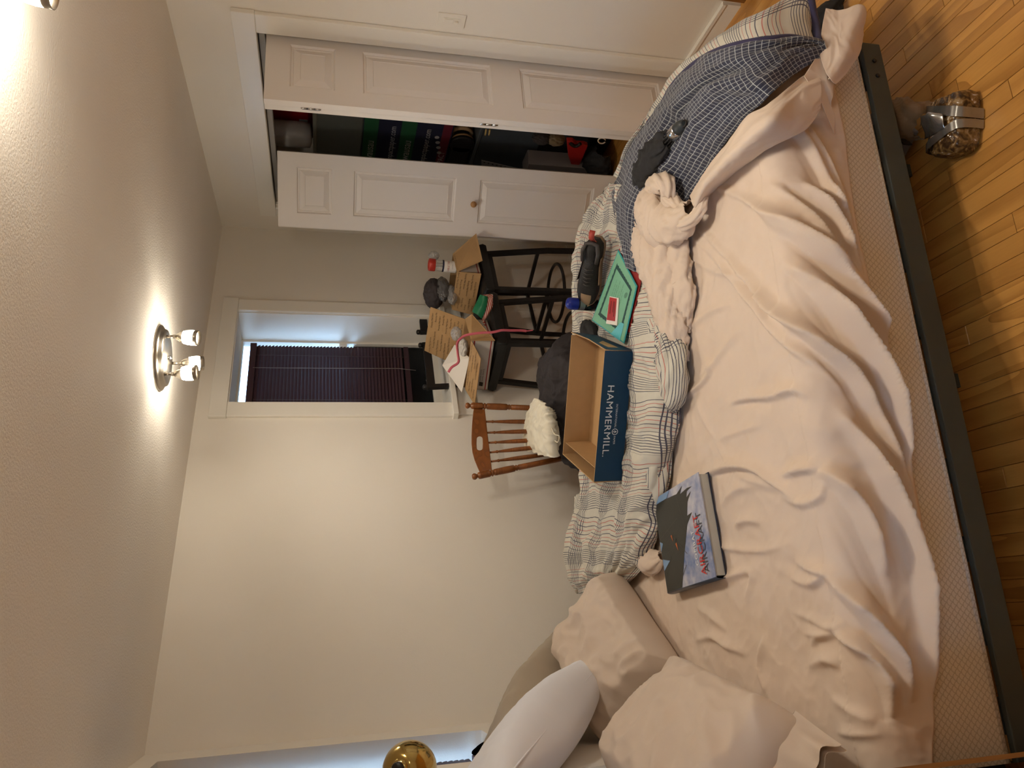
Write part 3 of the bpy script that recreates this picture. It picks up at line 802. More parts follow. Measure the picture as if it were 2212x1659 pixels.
# gentle bulge of the drape over the crest line
topmask = np.clip((Yg - 1.60) / .5, 0, 1)
disp *= np.where(Yg > 2.75, np.clip((3.05 - Yg) / .3, .2, 1), 1.0)
disp = np.where(Yg > 1.66, np.maximum(disp, -.018), disp)
disp = np.where(Yg <= 1.66, np.where(disp < .0, disp * .06, disp) + .004, disp)
tap = np.where(Yg < 1.66, np.clip((1.40 - Xg) / .20, .12, 1), 1.0); disp *= tap
G = np.stack([Xg, Yg + ny_ * disp, Zg + nz_ * disp], 2)
under(G, [(1546, 1246, .60), (1507, 1020, .60), (1410, 1082, .60), (1442, 1282, .60)], .600)
m = MB(); m.grid(G, np.stack([Xg, Q], 2))
sh = m.build('bed_sheet', SHEETM, at=(.55, 2.2, .59)); solidify(sh, .0016, 1.0)
tag(sh, 'wrinkled peach bed sheet stretched over the mattress, hanging down its side in folds', 'bed sheet')

# ---- comforter: plaid on one side, navy gingham on the other
def B3(p):
    if len(p) == 3: return Pz(*p)
    return (Py if p[2] == 'Y' else Px)(p[0], p[1], p[3])
def net(rows): return np.array([[B3(p) for p in r] for r in rows])
YC = [400, 455, 520, 600, 680, 760, 850, 940, 1030, 1100, 1160, 1220, 1275]
R1 = [1325, 1288, 1262, 1250, 1250, 1258, 1268, 1272, 1268, 1262, 1242, 1238, 1262]
R2 = [1335, 1318, 1300, 1290, 1290, 1300, 1308, 1310, 1305, 1300, 1285, 1275, 1285]
R3 = [1350, 1345, 1345, 1345, 1350, 1365, 1370, 1370, 1365, 1350, 1340, 1320, 1300]
R4 = [1365, 1370, 1382, 1395, 1415, 1425, 1425, 1415, 1405, 1392, 1380, 1355, 1315]
R5 = [1385, 1395, 1410, 1425, 1462, 1478, 1474, 1456, 1450, 1432, 1422, 1396, 1330]
Z1 = [.60, .62, .63, .635, .63, .62, .62, .62, .625, .635, .665, .67, .63]
Z2 = [.62, .63, .63, .635, .63, .625, .625, .625, .63, .65, .665, .675, .65]
Z3 = [.63, .635, .635, .635, .635, .635, .64, .64, .645, .65, .655, .66, .64]
Z4 = [.63, .64, .64, .64, .645, .655, .66, .655, .655, .65, .65, .64, .63]
Z5 = [.615, .615, .612, .608, .605, .602, .60, .60, .60, .602, .605, .61, .61]
rows = [[(a, b, c) for a, b, c in zip(R, YC, Z)] for R, Z in ((R1, Z1), (R2, Z2), (R3, Z3), (R4, Z4), (R5, Z5))]
A = net(rows)
back0 = A[0] + np.array([.0, .10, -.10]); back1 = A[0] + np.array([0, .12, -.32])
Anet = np.concatenate([back1[None], back0[None], A], 0)
Gp, UVp = patch(Anet, 120, 260, wr=[(.026, 5, 5, 'r'), (.012, 12, 11, 'r'), (.004, 30, 26, 'r')], seed=2)
lim = .603 + 0 * Gp[..., 2]
under(Gp, [(1370, 757, .662), (1344, 1039, .662), (1275, 985, .662), (1300, 720, .662)], .658)
under(Gp, [(1280, 692, .66), (1337, 535, .66), (1392, 612, .66), (1362, 742, .66)], .655)
under(Gp, [(1262, 660, .65), (1300, 515, .65), (1345, 530, .65), (1300, 680, .65)], .650)
inside = (Gp[..., 1] < 3.05)
Gp[..., 2] = np.where(inside, np.maximum(Gp[..., 2], .602), Gp[..., 2])
cm = MB(); cm.grid(Gp, UVp + perlin(UVp[..., :1] * 6, UVp[..., 1:] * 6) * .035, mi=0)
# lumps of bunched plaid along the near border
def lump(mb, path, rad, uvo, mi, amp=.012, seed=0, flat=.62, nseg=26, n=70, sink=.35):
    """a soft roll of bunched cloth along a path of world points"""
    P = cr(np.array(path), n, 0); rr = cr(np.array(rad, float)[:, None], n, 0)[:, 0]
    T = np.gradient(P, axis=0); T /= np.linalg.norm(T, axis=1, keepdims=True); up = np.array([0, 0, 1.0])
    S = np.cross(T, up); S /= np.linalg.norm(S, axis=1, keepdims=True)
    th = np.linspace(-.12 * math.pi, 1.12 * math.pi, nseg)
    L = np.concatenate([[0], np.cumsum(np.linalg.norm(np.diff(P, axis=0), axis=1))])
    ww = rr[:, None] + amp * 1.3 * ridged(L[:, None] * 11 + seed + th[None] * .9, th[None] * 1.3 + seed + L[:, None] * 6) * (rr[:, None] / rr.max()) + amp * .6 * ridged(L[:, None] * 26 + seed + th[None], th[None] * 2.4 + L[:, None] * 14)
    Gq = P[:, None] + S[:, None] * (np.cos(th)[None] * ww)[..., None] + up * ((np.sin(th)[None] * flat - sink * .3) * ww)[..., None]
    uv = np.stack([np.repeat(L[:, None], nseg, 1) + uvo[0], th[None] * rr.max() + uvo[1] + 0 * L[:, None]], 2)
    mb.grid(Gq, uv, mi=mi)
def wp(*p): return [Pz(*q) for q in p]
lump(cm, wp((1398, 660, .625), (1425, 720, .64), (1448, 780, .645), (1450, 840, .64), (1432, 885, .625)), [.02, .05, .058, .052, .015], (0, 0), 0, amp=.016, seed=1)
lump(cm, wp((1390, 880, .62), (1405, 940, .635), (1412, 1010, .64), (1408, 1070, .63), (1380, 1130, .625)), [.02, .045, .05, .045, .02], (.3, .1), 0, amp=.014, seed=5)
lump(cm, wp((1255, 1070, .63), (1258, 1130, .64), (1262, 1190, .65), (1275, 1250, .63)), [.03, .05, .06, .03], (.1, .3), 0, amp=.016, seed=8)
lump(cm, wp((1350, 1130, .625), (1365, 1170, .64), (1385, 1200, .63), (1405, 1222, .62)), [.02, .04, .04, .015], (.5, .2), 0, amp=.01, seed=11)
# navy side, thrown over the foot end
OUT = [(1767, 108, 'Y', 1.553), (1749, 96, 'Y', 1.553), (1705, 88, 'Y', 1.553), (1654, 93, 'Y', 1.560), (1604, 101, .615), (1556, 115, .628), (1516, 135, .63), (1482, 162, .62), (1455, 192, .60), (1432, 233, .595), (1405, 268, .598), (1378, 304, .602), (1357, 337, .61), (1340, 388, .622), (1333, 422, .63), (1342, 470, .635), (1361, 520, .64), (1375, 570, .635)]
INN = [(1768, 116, 'Y', 1.553), (1760, 124, 'Y', 1.553), (1722, 146, 'Y', 1.553), (1690, 178, 'Y', 1.553), (1665, 206, .600), (1640, 228, .605), (1615, 252, .61), (1592, 282, .61), (1570, 312, .61), (1548, 345, .61), (1527, 378, .61), (1508, 410, .61), (1490, 435, .61), (1470, 460, .61), (1450, 490, .61), (1440, 530, .61), (1430, 570, .61), (1425, 600, .608)]
OW = np.array([B3(q) for q in OUT]); IW = np.array([B3(q) for q in INN])
def midrow(f, lift):
    r = OW + (IW - OW) * f
    k = np.clip(np.arange(len(r)) / 5.0, 0, 1)[:, None]
    return r + np.array([0, 0, 1.0]) * lift * k + np.array([0, -1.0, 0]) * .02 * (1 - k)
Bn = np.array([OW, midrow(.12, .022), midrow(.35, .05), midrow(.65, .05), midrow(.88, .022), IW])
Gn, UVn = patch(Bn, 110, 300, wr=[(.014, 6, 4, 'r'), (.006, 15, 9, 'r'), (.002, 30, 24, 'p')], seed=6)
# deep creases read from the photograph
def crease(G, px, z, amp, w):
    pts = [tuple(Pz(a, b, z)[:2]) for a, b in px]; pts = [tuple(v) for v in cr(np.array(pts), 12, 0)]
    d, s, fr = segdist(G[..., 0], G[..., 1], pts); env = np.clip(np.minimum(fr / .2, (1 - fr) / .2), 0, 1)
    G[..., 2] += amp * np.exp(-(d / w) ** 2) * (.2 + .8 * env)
crease(Gn, [(1640, 150), (1585, 165), (1540, 200), (1505, 235), (1480, 262)], .62, -.030, .016)
crease(Gn, [(1480, 262), (1462, 290), (1440, 320), (1412, 355), (1395, 390)], .63, -.034, .034)
crease(Gn, [(1540, 260), (1500, 300), (1470, 340), (1450, 380)], .63, .016, .03)
crease(Gn, [(1600, 190), (1560, 235), (1530, 280)], .62, .014, .03)
Gn[..., 2] = np.where((Gn[..., 0] < 1.49) & (Gn[..., 1] > 1.61), np.maximum(Gn[..., 2], .606), Gn[..., 2])
cm.grid(Gn, UVn, mi=1)
# plaid corner hanging past the piping
FL = [(1752, 60, 'Y', 1.60), (1748, -20, 'Y', 1.60), (1706, -6, 'Y', 1.615), (1655, 24, 'X', 1.60), (1602, 52, 'X', 1.625), (1548, 90, 'X', 1.655), (1510, 120, 'X', 1.675), (1475, 150, 'X', 1.69), (1450, 180, 'X', 1.70), (1426, 222, 'X', 1.69), (1400, 258, 'X', 1.67), (1372, 296, 'X', 1.65), (1352, 330, 'X', 1.63), (1335, 384, 'X', 1.62)]
Fo = OW[:14]; Fl = np.array([B3(q) for q in FL])
hang = np.array([(.0, .16, -.05) if k_ < 3 else ((.03, .10, -.16) if k_ == 3 else (.035, .04, -.28)) for k_ in range(14)])
Fn = np.array([Fo, (Fo * .55 + Fl * .45) + np.array([.01, 0, .016]), Fl, Fl + hang * .45, Fl + hang])
Gf, UVf = patch(Fn, 60, 220, wr=[(.005, 9, 6, 'r'), (.0015, 30, 24, 'p')], uvo=(.14, .05), seed=9)
cm.grid(Gf, UVf, mi=0)
cf = cm.build('comforter', [PLAIDM, NAVYM], at=tuple(Pz(1400, 500, .6)))
solidify(cf, .004, 0)
tag(cf, 'rumpled comforter, cream plaid on one side and navy check on the other', 'comforter')
m = MB(); pe = cr(OW[:11], 60, 0); m.tube([tuple(p + np.array([-.004, -.011, .010])) for p in pe], .0125, seg=8)
pe2 = cr(np.array([OW[0], Py(1760, 66, 1.585), Py(1752, 30, 1.59), Py(1744, -15, 1.595)]), 20, 0); m.tube([tuple(p + np.array([-.004, -.012, .004])) for p in pe2], .0125, seg=8)
o = m.build('piping', PIPEM, at=tuple(cf.location)); o.parent = cf; o.location = (0, 0, 0); o['label'] = 'navy corded edge of the comforter'

# ---- loose top sheet lying rumpled over the comforter
sm = MB()
T1 = [(1495, 425, .63), (1509, 398, .64), (1536, 358, .645), (1570, 314, .645), (1610, 260, .64), (1660, 228, .615), (1705, 189, 'Y', 1.535), (1735, 167, 'Y', 1.542), (1769, 162, 'Y', 1.539)]
T2 = [(1500, 440, .66), (1520, 402, .672), (1548, 366, .675), (1586, 326, .67), (1630, 284, .66), (1672, 256, .632), (1712, 222, 'Y', 1.527), (1742, 204, 'Y', 1.527), (1772, 195, 'Y', 1.530)]
T3 = [(1507, 452, .645), (1528, 410, .65), (1562, 374, .65), (1604, 338, .645), (1645, 308, .632), (1692, 284, 'Y', 1.542), (1722, 262, 'Y', 1.530), (1748, 238, 'Y', 1.530), (1770, 222, 'Y', 1.532)]
T4 = [(1508, 462, .60), (1534, 418, .602), (1572, 384, .602), (1615, 348, .602), (1655, 320, .602), (1705, 296, 'Y', 1.554), (1735, 280, 'Y', 1.547), (1757, 254, 'Y', 1.542), (1766, 236, 'Y', 1.540)]
Gs, UVs = patch(net([T1, T2, T3, T4]), 60, 150, wr=[(.006, 9, 5, 'r'), (.002, 30, 16, 'r')], seed=4)
sm.grid(Gs, UVs)
lump(sm, wp((1395, 420, .645), (1400, 440, .66), (1418, 470, .665), (1445, 490, .66), (1470, 478, .655), (1492, 450, .65)), [.02, .042, .055, .05, .04, .018], (0, 0), 0, amp=0.0204, seed=21, flat=.8)
lump(sm, wp((1385, 470, .635), (1395, 520, .65), (1415, 560, .655), (1428, 610, .65), (1440, 660, .645), (1455, 720, .635), (1478, 785, .61)), [.03, .055, .06, .055, .05, .04, .008], (0, .2), 0, amp=0.0272, seed=27, flat=.62)
lump(sm, wp((1430, 470, .62), (1450, 530, .63), (1462, 590, .63), (1472, 650, .625), (1480, 720, .61)), [.03, .05, .046, .04, .012], (0, .2), 0, amp=0.0204, seed=31, flat=.5)
lump(sm, wp((1400, 418, .66), (1412, 400, .68), (1430, 395, .69), (1442, 408, .685), (1448, 430, .67), (1470, 452, .66)), [.010, .020, .024, .022, .02, .012], (0, .2), 0, amp=0.0085, seed=35, flat=1.0)
lump(sm, wp((1455, 490, .66), (1478, 484, .665), (1500, 470, .655), (1515, 448, .645), (1522, 425, .64)), [.008, .013, .014, .013, .008], (0, .2), 0, amp=0.0051, seed=37, flat=1.0)
# corner of it hanging over the foot of the bed
K0 = [(1768, 116, 'Y', 1.545), (1774, 84, 'Y', 1.552), (1778, 52, 'Y', 1.557), (1784, 27, 'Y', 1.562)]
K1 = [(1780, 150, 'Y', 1.527), (1800, 115, 'Y', 1.522), (1812, 75, 'Y', 1.527), (1825, 24, 'Y', 1.532)]
K2 = [(1790, 172, 'Y', 1.522), (1815, 140, 'Y', 1.512), (1832, 95, 'Y', 1.507), (1860, 18, 'Y', 1.512)]
K3 = [(1797, 180, 'Y', 1.535), (1826, 150, 'Y', 1.537), (1850, 110, 'Y', 1.537), (1856, 60, 'Y', 1.542)]
Gk, UVk = patch(net([K0, K1, K2, K3]), 60, 60, wr=[(.010, 8, 6, 'r'), (.003, 24, 18, 'r')], seed=14)
sm.grid(Gk, UVk)
K4 = [(1735, 167, 'Y', 1.535), (1745, 150, 'Y', 1.535), (1757, 132, 'Y', 1.535), (1768, 116, 'Y', 1.535)]
K5 = [(1768, 215, 'Y', 1.535), (1776, 195, 'Y', 1.540), (1780, 172, 'Y', 1.534), (1782, 150, 'Y', 1.534)]
K6 = [(1800, 290, 'Y', 1.557), (1800, 250, 'Y', 1.554), (1798, 215, 'Y', 1.535), (1798, 180, 'Y', 1.535)]
Gk, UVk = patch(net([K4, K5, K6]), 40, 40, wr=[(.006, 10, 8, 'r')], seed=16)
sm.grid(Gk, UVk)
so = sm.build('top_sheet', SHEETM, at=tuple(Pz(1450, 500, .62))); solidify(so, .0016, 0)
tag(so, 'loose peach sheet bunched over the comforter, a corner hanging off the bed foot', 'bed sheet')
m = MB(); lump(m, wp((1380, 1210, .615), (1395, 1218, .63), (1412, 1212, .63), (1428, 1200, .615)), [.012, .03, .03, .012], (0, .2), 0, amp=.008, seed=41, flat=.7)
o = m.build('sheet_fold', SHEETM, at=tuple(so.location)); o.parent = so; o.location = (0, 0, 0); solidify(o, .0016, 0)
m = MB()
hemp = cr(np.array([B3(q)[:] for q in (T1[-1], T2[-1], T3[-1], T4[-1])]), 20, 0)
m.tube([tuple(p) for p in hemp], .002, seg=5)
hemp = cr(np.array([B3(q) for q in K2]), 24, 0); m.tube([tuple(p + np.array([0, -.003, .002])) for p in hemp], .002, seg=5)
o = m.build('hem', SHEETM, at=tuple(so.location)); o.parent = so; o.location = (0, 0, 0)

# ---- pillows
def pillow(name, label, c, U, V, T, m_, seed, wr=(.012, 5, .004, 16), seam=None, open_end=None, n=90, pw=None):
    c, U, V = (np.array(q, float) for q in (c, U, V)); Nn = np.cross(U, V); Nn /= np.linalg.norm(Nn)
    if abs(Nn[2]) > .15 and Nn[2] < 0: Nn = -Nn
    a = np.sin(np.linspace(-math.pi / 2, math.pi / 2, n)); A_, B_ = np.meshgrid(a, a, indexing='ij')
    rc = 1 - .07 * A_ ** 4 * B_ ** 4; X = A_ * (1 - .07 * (1 - B_ ** 2) * A_ ** 2) * rc; Y = B_ * (1 - .07 * (1 - A_ ** 2) * B_ ** 2) * rc
    h = T * (np.clip((1 - A_ ** 4) * (1 - B_ ** 4), 0, 1)) ** .45
    h = h if pw is None else T * np.clip(1 - A_ ** 2, 0, 1) ** pw * np.clip(1 - B_ ** 4, 0, 1) ** .45
    lu, lv = np.linalg.norm(U), np.linalg.norm(V)
    su, sv = A_ * lu, B_ * lv
    wv = wr[0] * ridged(su * wr[1] + seed, sv * wr[1] + seed * 2) + wr[2] * ridged(su * wr[3] + seed * 3, sv * wr[3]) + .001 * perlin(su * 40, sv * 40)
    ed = np.clip((1 - np.maximum(np.abs(A_), np.abs(B_))) * 6, 0, 1)
    top = c + X[..., None] * U + Y[..., None] * V + ((h + wv * ed)[..., None]) * Nn
    bot = c + X[..., None] * U + Y[..., None] * V - ((h * .9)[..., None]) * Nn
    for q_ in (top, bot): q_[..., 0] = np.where(q_[..., 1] > 2.28, np.maximum(q_[..., 0], XL + .006), q_[..., 0])
    uv = np.stack([su, sv], 2)
    mb = MB(); mb.grid(top, uv); mb.grid(bot[:, ::-1], uv[:, ::-1])
    if open_end is not None:
        # empty end of the pillow case: a wavy flat sleeve beyond the pillow
        s_ = open_end; k = 60; bb = np.linspace(-.97, .97, k); rows_ = []
        for e, f in ((0, -.06), (.03, 0), (.35, .5), (.7, .8), (1, 1)):
            ph = np.sin(bb * 9 + f * 2) * .016 * f + np.sin(bb * 23 + 1) * .006 * f
            for sgn in (1,): pass
            rows_.append(np.array([c + U * s_ * (.90 - .07 * (1 - q * q)) + U / lu * s_ * e * .12 + V * q * (1 - .03 * e) + Nn * (.014 * (1 - e) + p_ - .025 * e) for q, p_ in zip(bb, ph)]))
        for off in (.008, -.010):
            Gq = cr(np.array(rows_) + Nn * off, 24, 0); mb.grid(Gq, arcuv(Gq))
    o = mb.build(name, m_, at=tuple(c)); tag(o, label, 'pillow')
    md = o.modifiers.new('weld', 'WELD'); md.merge_threshold = .0004
    if seam is not None:
        p = []
        for q in np.linspace(-1, 1, 40): p.append(c + X_edge(U, V, q, seam))
        s = MB(); s.tube([tuple(v) for v in p], .0028, seg=6); so_ = s.build('seam', m_, at=tuple(c)); so_.parent = o; so_.location = (0, 0, 0)
    return o
def X_edge(U, V, q, seam):
    return U * q * (1 - .0) + V * seam * (1 - .09 * (1 - q * q))

c1 = Pz(1490, 1428, .655); c2 = Pz(1735, 1545, .665); S = np.array([-.285, -.02, .30])
pillow('pillow', 'plump tan pillow by the open side of the bed, its case open at the end', (c1 + c2) / 2 + S * .5, (c2 - c1) * .56, S * .5, .095, CASEM, 3, wr=(.026, 4.5, .012, 12), open_end=1)
c1 = Pz(1462, 1432, .64); c2 = Pz(1335, 1240, .66); S = np.array([-.26, .20, .17])
pillow('pillow', 'rumpled tan pillow lying between the book and the white pillow', (c1 + c2) / 2 + S * .5, (c2 - c1) * .55, S * .55, .095, CASEM, 8, wr=(.034, 5, .016, 13))
def edge_pillow(label, tip, end, back, T, half, m_, seed, **kw):
    """a pillow seen on its edge: tip and end of the near edge, reaching away from the camera"""
    cw = (tip + end) / 2; Uw = (tip - end) / 2; vd = cw - CAM; vd /= np.linalg.norm(vd)
    Vw = vd - Uw * (vd @ Uw) / (Uw @ Uw); Vw = Vw / np.linalg.norm(Vw) * half
    return pillow('pillow', label, cw + Vw * (1 - .0) + vd * back, Uw, Vw, T, m_, seed, **kw)
edge_pillow('taupe pillow propped up in the corner behind the white pillow', Pz(1262, 1322, .70), Px(1100, 1650, -.40), .16, .115, .16, BROWNM, 13, wr=(.010, 4, .005, 12), pw=.75)
edge_pillow('bare white pillow standing on its edge against the taupe pillow', Pz(1322, 1402, .70), Px(1075, 1705, -.37), .0, .105, .15, WPILM, 17, wr=(.006, 4, .003, 12), seam=-1, pw=.8)

# ================================================================== things on the bed
def quadframe(c):
    """corners c0..c3 (flat, in order): returns origin, right, up unit vectors and sizes"""
    c = [np.array(q, float) for q in c]
    r = c[1] - c[0]; u = c[3] - c[0]; w = np.linalg.norm(r); h = np.linalg.norm(u); r = r / w
    u = u - r * (u @ r); u /= np.linalg.norm(u); n = np.cross(r, u)
    return c[0], r, u, n, w, h

# ---- the aircraft book: reader's left-bottom corner first
zb = .6395
cb = [Pz(1546, 1246, zb), Pz(1507.5, 1020, zb), Pz(1410, 1082, zb), Pz(1442, 1282, zb)]
o0, rr, uu, nn, bw, bh = quadframe(cb)
bt = .036
t = Thing('book', 'thick hardcover aircraft book with a dark jet on a cloudy sky cover, on the bed', 'book', tuple(o0 + rr * bw / 2 + uu * bh / 2 - nn * bt))
def bk(u, v, d=0.0): return o0 + rr * u + uu * v + nn * d
SKYM, nt, b_ = nt_new('cover_clouds')
tc = N(nt, 'ShaderNodeTexCoord'); n1 = N(nt, 'ShaderNodeTexNoise', ins={0: tc.outputs['Object'], 2: 14.0, 3: 5.0}); n1b = mth(nt, 'MULTIPLY', mth(nt, 'SUBTRACT', n1.outputs[0], .36), 3.2, clamp=True)
nt.links.new(mixc(nt, n1b, (0.10, 0.16, 0.34), (0.48, 0.47, 0.52)), b_.inputs['Base Color']); b_.inputs['Roughness'].default_value = .25
def flat(mb, pts, d, mi=0): mb.add([bk(u * bw, v * bh, d) for u, v in pts], [tuple(range(len(pts)))], mi=mi)
m = MB(); m.slab([bk(0, 0, -.003), bk(bw, 0, -.003), bk(bw, bh, -.003), bk(0, bh, -.003)], nn, .003); cov = t.part(m, 'front_cover', SKYM)
m = MB(); m.slab([bk(0, 0, -bt), bk(bw, 0, -bt), bk(bw, bh, -bt), bk(0, bh, -bt)], nn, .003); t.part(m, 'back_cover', mat('cover_navy', (.02, .025, .05), rough=.3))
m = MB(); prof = []
k = 10
for i in range(k + 1):
    a = math.pi * i / k; prof.append((-.006 * math.sin(a), -bt / 2 + bt / 2 * math.cos(a)))
vs = [bk(p, v, q) for v in (0, bh) for p, q in prof]
m.add(vs, [(i, i + 1, k + 2 + i, k + 1 + i) for i in range(k)], smooth=True); sp = t.part(m, 'spine', mat('spine_grey', (.055, .07, .10), rough=.35)); solidify(sp, .002)
m = MB(); m.slab([bk(.004, .004, -bt + .003), bk(bw - .005, .004, -bt + .003), bk(bw - .005, bh - .004, -bt + .003), bk(.004, bh - .004, -bt + .003)], nn, bt - .006)
PAGES, nt, b_ = nt_new('page_edges'); tc = N(nt, 'ShaderNodeTexCoord'); sx = N(nt, 'ShaderNodeSeparateXYZ', ins={0: tc.outputs['Object']}); ns = N(nt, 'ShaderNodeTexNoise', noise_dimensions='1D', ins={1: sx.outputs[2], 2: 900.0})
nt.links.new(mixc(nt, ns.outputs[0], (.30, .29, .25), (.52, .49, .42)), b_.inputs['Base Color']); t.part(m, 'page_block', PAGES)
m = MB(); e = .0006
flat(m, [(.0, .66), (.33, .50), (.57, .36), (.60, .32), (.665, .23), (.655, .335), (.78, .285), (.865, .19), (.83, .29), (.885, .265), (.905, .155), (.915, .25), (.895, .41), (.965, .34), (.915, .48), (.93, .72), (.925, .995), (.0, .995)], e)
t.part(m, 'jet_print', mat('jet_grey', (.020, .021, .018), rough=.35), cov)
BLU = mat('cover_sky_blue', (.16, .27, .44), rough=.25); ORG = mat('cover_orange', (.5, .12, .03))
for pts_ in ([(.22, .99), (.30, .83), (.34, .985)], [(.42, .995), (.50, .93), (.53, .995)], [(.93, .70), (.995, .62), (.995, .995), (.93, .995)]):
    m = MB(); flat(m, pts_, e * 2); t.part(m, 'sky_print', BLU, cov)
for pts_ in ([(.36, .62), (.44, .66), (.45, .63)], [(.47, .70), (.54, .735), (.545, .71)]):
    m = MB(); flat(m, pts_, e * 2.2); t.part(m, 'marking_print', ORG, cov)
m = MB()
for a, b in (((.02, .72), (.20, .50)), ((.15, .98), (.5, .62)), ((.55, .99), (.68, .55)), ((.30, .45), (.62, .80)), ((.5, .40), (.9, .5))):
    p, q = np.array(a), np.array(b); d = (q - p) / np.linalg.norm(q - p); s_ = np.array([-d[1], d[0]]) * .003
    flat(m, [tuple(p - s_), tuple(q - s_), tuple(q + s_), tuple(p + s_)], e * 2)
t.part(m, 'panel_lines', mat('jet_line', (.042, .043, .038), rough=.35), cov)
m = MB(); text_mesh('AIRCRAFT', .046, rr, uu, bk(bw * .060, bh * .085, e * 2), m, xs=.86); t.part(m, 'title_shadow', mat('title_grey', (.06, .06, .07)), cov)
m = MB(); text_mesh('AIRCRAFT', .046, rr, uu, bk(bw * .045, bh * .135, e * 4), m, xs=.86); t.part(m, 'title', mat('title_red', (.50, .030, .022)), cov)
m = MB(); text_mesh('COMBAT', .024, rr, uu, bk(bw * .15, bh * .255, e * 4), m, xs=.95, spacing=1.2); t.part(m, 'subtitle', mat('title_white', (.72, .72, .72)), cov)

# ---- paper carton lid lying open side up
NAVYC = mat('printed_navy_card', (.006, .038, .085), rough=.55, var=.08, vs=25)
NBr = Pz(1370, 757, .662); NBl = Pz(1344.5, 1039, .662); L = np.linalg.norm(NBl - NBr); e1 = (NBl - NBr) / L
e2 = np.array([e1[1], -e1[0], 0]); e2 = e2 if e2[1] > 0 else -e2
ph = math.radians(2); hv = math.cos(ph) * np.array([0, 0, 1]) - math.sin(ph) * e2; dv = math.cos(ph) * e2 + math.sin(ph) * np.array([0, 0, 1]); HH, DD = .112, .355
t = Thing('carton_lid', 'navy paper-carton lid lying open side up on the comforter, lettering upside down', 'box', tuple(NBr + e1 * L / 2 + dv * DD / 2))
def lp(a, b, c): return NBr + e1 * a + dv * b + hv * c
def wallpart(nm, pts, n, matout, matin):
    m = MB(); m.slab(pts, n, .004); o = t.part(m, nm, [matout, matin]); return o
def twoface(nm, pts, nin, th=.004):
    """card panel: outer side navy, inner side kraft"""
    m = MB(); m.slab(pts, nin, th, mi=1, mi_back=0); return t.part(m, nm, [NAVYC, KRAFT])
twoface('base_panel', [lp(0, 0, 0), lp(L, 0, 0), lp(L, DD, 0), lp(0, DD, 0)], hv)
fw = twoface('front_panel', [lp(0, 0, 0), lp(L, 0, 0), lp(L - .002, 0, HH), lp(.002, 0, HH)], dv)
twoface('back_panel', [lp(0, DD, 0), lp(L, DD, 0), lp(L, DD, HH), lp(0, DD, HH)], -dv)
twoface('end_panel', [lp(0, 0, 0), lp(0, DD, 0), lp(-.012, DD, HH * 1.02), lp(-.012, DD * .5, HH * .96), lp(0, .012, HH * .93), lp(0, 0, HH * .80)], e1)
twoface('end_panel', [lp(L, 0, 0), lp(L, DD, 0), lp(L + .004, DD, HH), lp(L + .004, 0, HH)], -e1)
m = MB(); m.slab([lp(L - .055, .012, .005), lp(L - .055, DD - .012, .005), lp(L - .050, DD - .012, HH - .006), lp(L - .050, .012, HH - .006)], e1, .003); t.part(m, 'inner_flap', KRAFT)
# lettering reads upside down on the outer face
SILV = mat('silver_print', (.62, .64, .66), rough=.5, var=0)
rt, ut = e1, -hv
m = MB(); text_mesh('HAMMERMILL.', .036, rt, ut, lp(L * .255, -.0022, HH * .80), m, xs=1.12, spacing=1.08); t.part(m, 'lettering', SILV, fw)
m = MB(); text_mesh('INTERNATIONAL', .0105, rt, ut, lp(L * .40, -.0022, HH * .46), m, spacing=1.1); text_mesh('PAPER', .0105, rt, ut, lp(L * .645, -.0022, HH * .46), m, spacing=1.1)
ctr = lp(L * .612, -.0022, HH * .43); ring = [ctr + rt * .012 * math.cos(a) + ut * .012 * math.sin(a) for a in np.linspace(0, 2 * math.pi, 24, endpoint=False)]; ring2 = [ctr + (p - ctr) * .8 for p in ring]
m.add(ring + ring2, [(i, (i + 1) % 24, 24 + (i + 1) % 24, 24 + i) for i in range(24)])
m.add([ctr + ut * .008, ctr + rt * .007 - ut * .005, ctr + ut * .002], [(0, 1, 2)]); m.add([ctr + ut * .008, ctr - rt * .007 - ut * .005, ctr + ut * .002], [(0, 2, 1)]); m.add([ctr + rt * .0014 + ut * .001, ctr - rt * .0014 + ut * .001, ctr - rt * .0014 - ut * .008, ctr + rt * .0014 - ut * .008], [(0, 1, 2, 3)])
t.part(m, 'small_print', SILV, fw)

# ---- green certificate in a clear turquoise sleeve, red folder under it, card on it
zf = .672
cf4 = [Pz(1280, 692, zf), Pz(1337, 540, zf), Pz(1377, 618, zf), Pz(1349, 742, zf)]
def shrink(c, k): ctr_ = sum(c) / 4; return [ctr_ + (q - ctr_) * k for q in c]
RED = mat('red_card', (.30, .022, .02), rough=.5); GREENP = mat('green_paper', (.18, .42, .27), rough=.6, var=.05); DKG = mat('dark_green_ink', (.020, .07, .060), rough=.6)
rf = [q + np.array([.03, -.035, -.010]) for q in cf4]
m = MB(); m.slab(rf, (0, 0, 1), .004); o = m.build('red_folder', RED, at=tuple(sum(rf) / 4)); tag(o, 'red card folder sticking out from under the green certificate', 'folder')
t = Thing('certificate', 'green certificate with a dark scalloped border in a turquoise plastic sleeve', 'certificate', tuple(sum(cf4) / 4 - np.array([0, 0, .004])))
m = MB(); m.slab(cf4, (0, 0, 1), .003); t.part(m, 'sleeve', mat('turquoise_plastic', (.05, .36, .38), rough=.15, var=.05))
up = np.array([0, 0, 1.0])
g = [q + up * .0034 for q in shrink(cf4, .965)]; m = MB(); m.add(g, [(0, 1, 2, 3)]); t.part(m, 'sheet', GREENP)
def bil(c, u, v): return c[0] * (1 - u) * (1 - v) + c[1] * u * (1 - v) + c[2] * u * v + c[3] * (1 - u) * v
m = MB(); oc_, ic_ = [], []
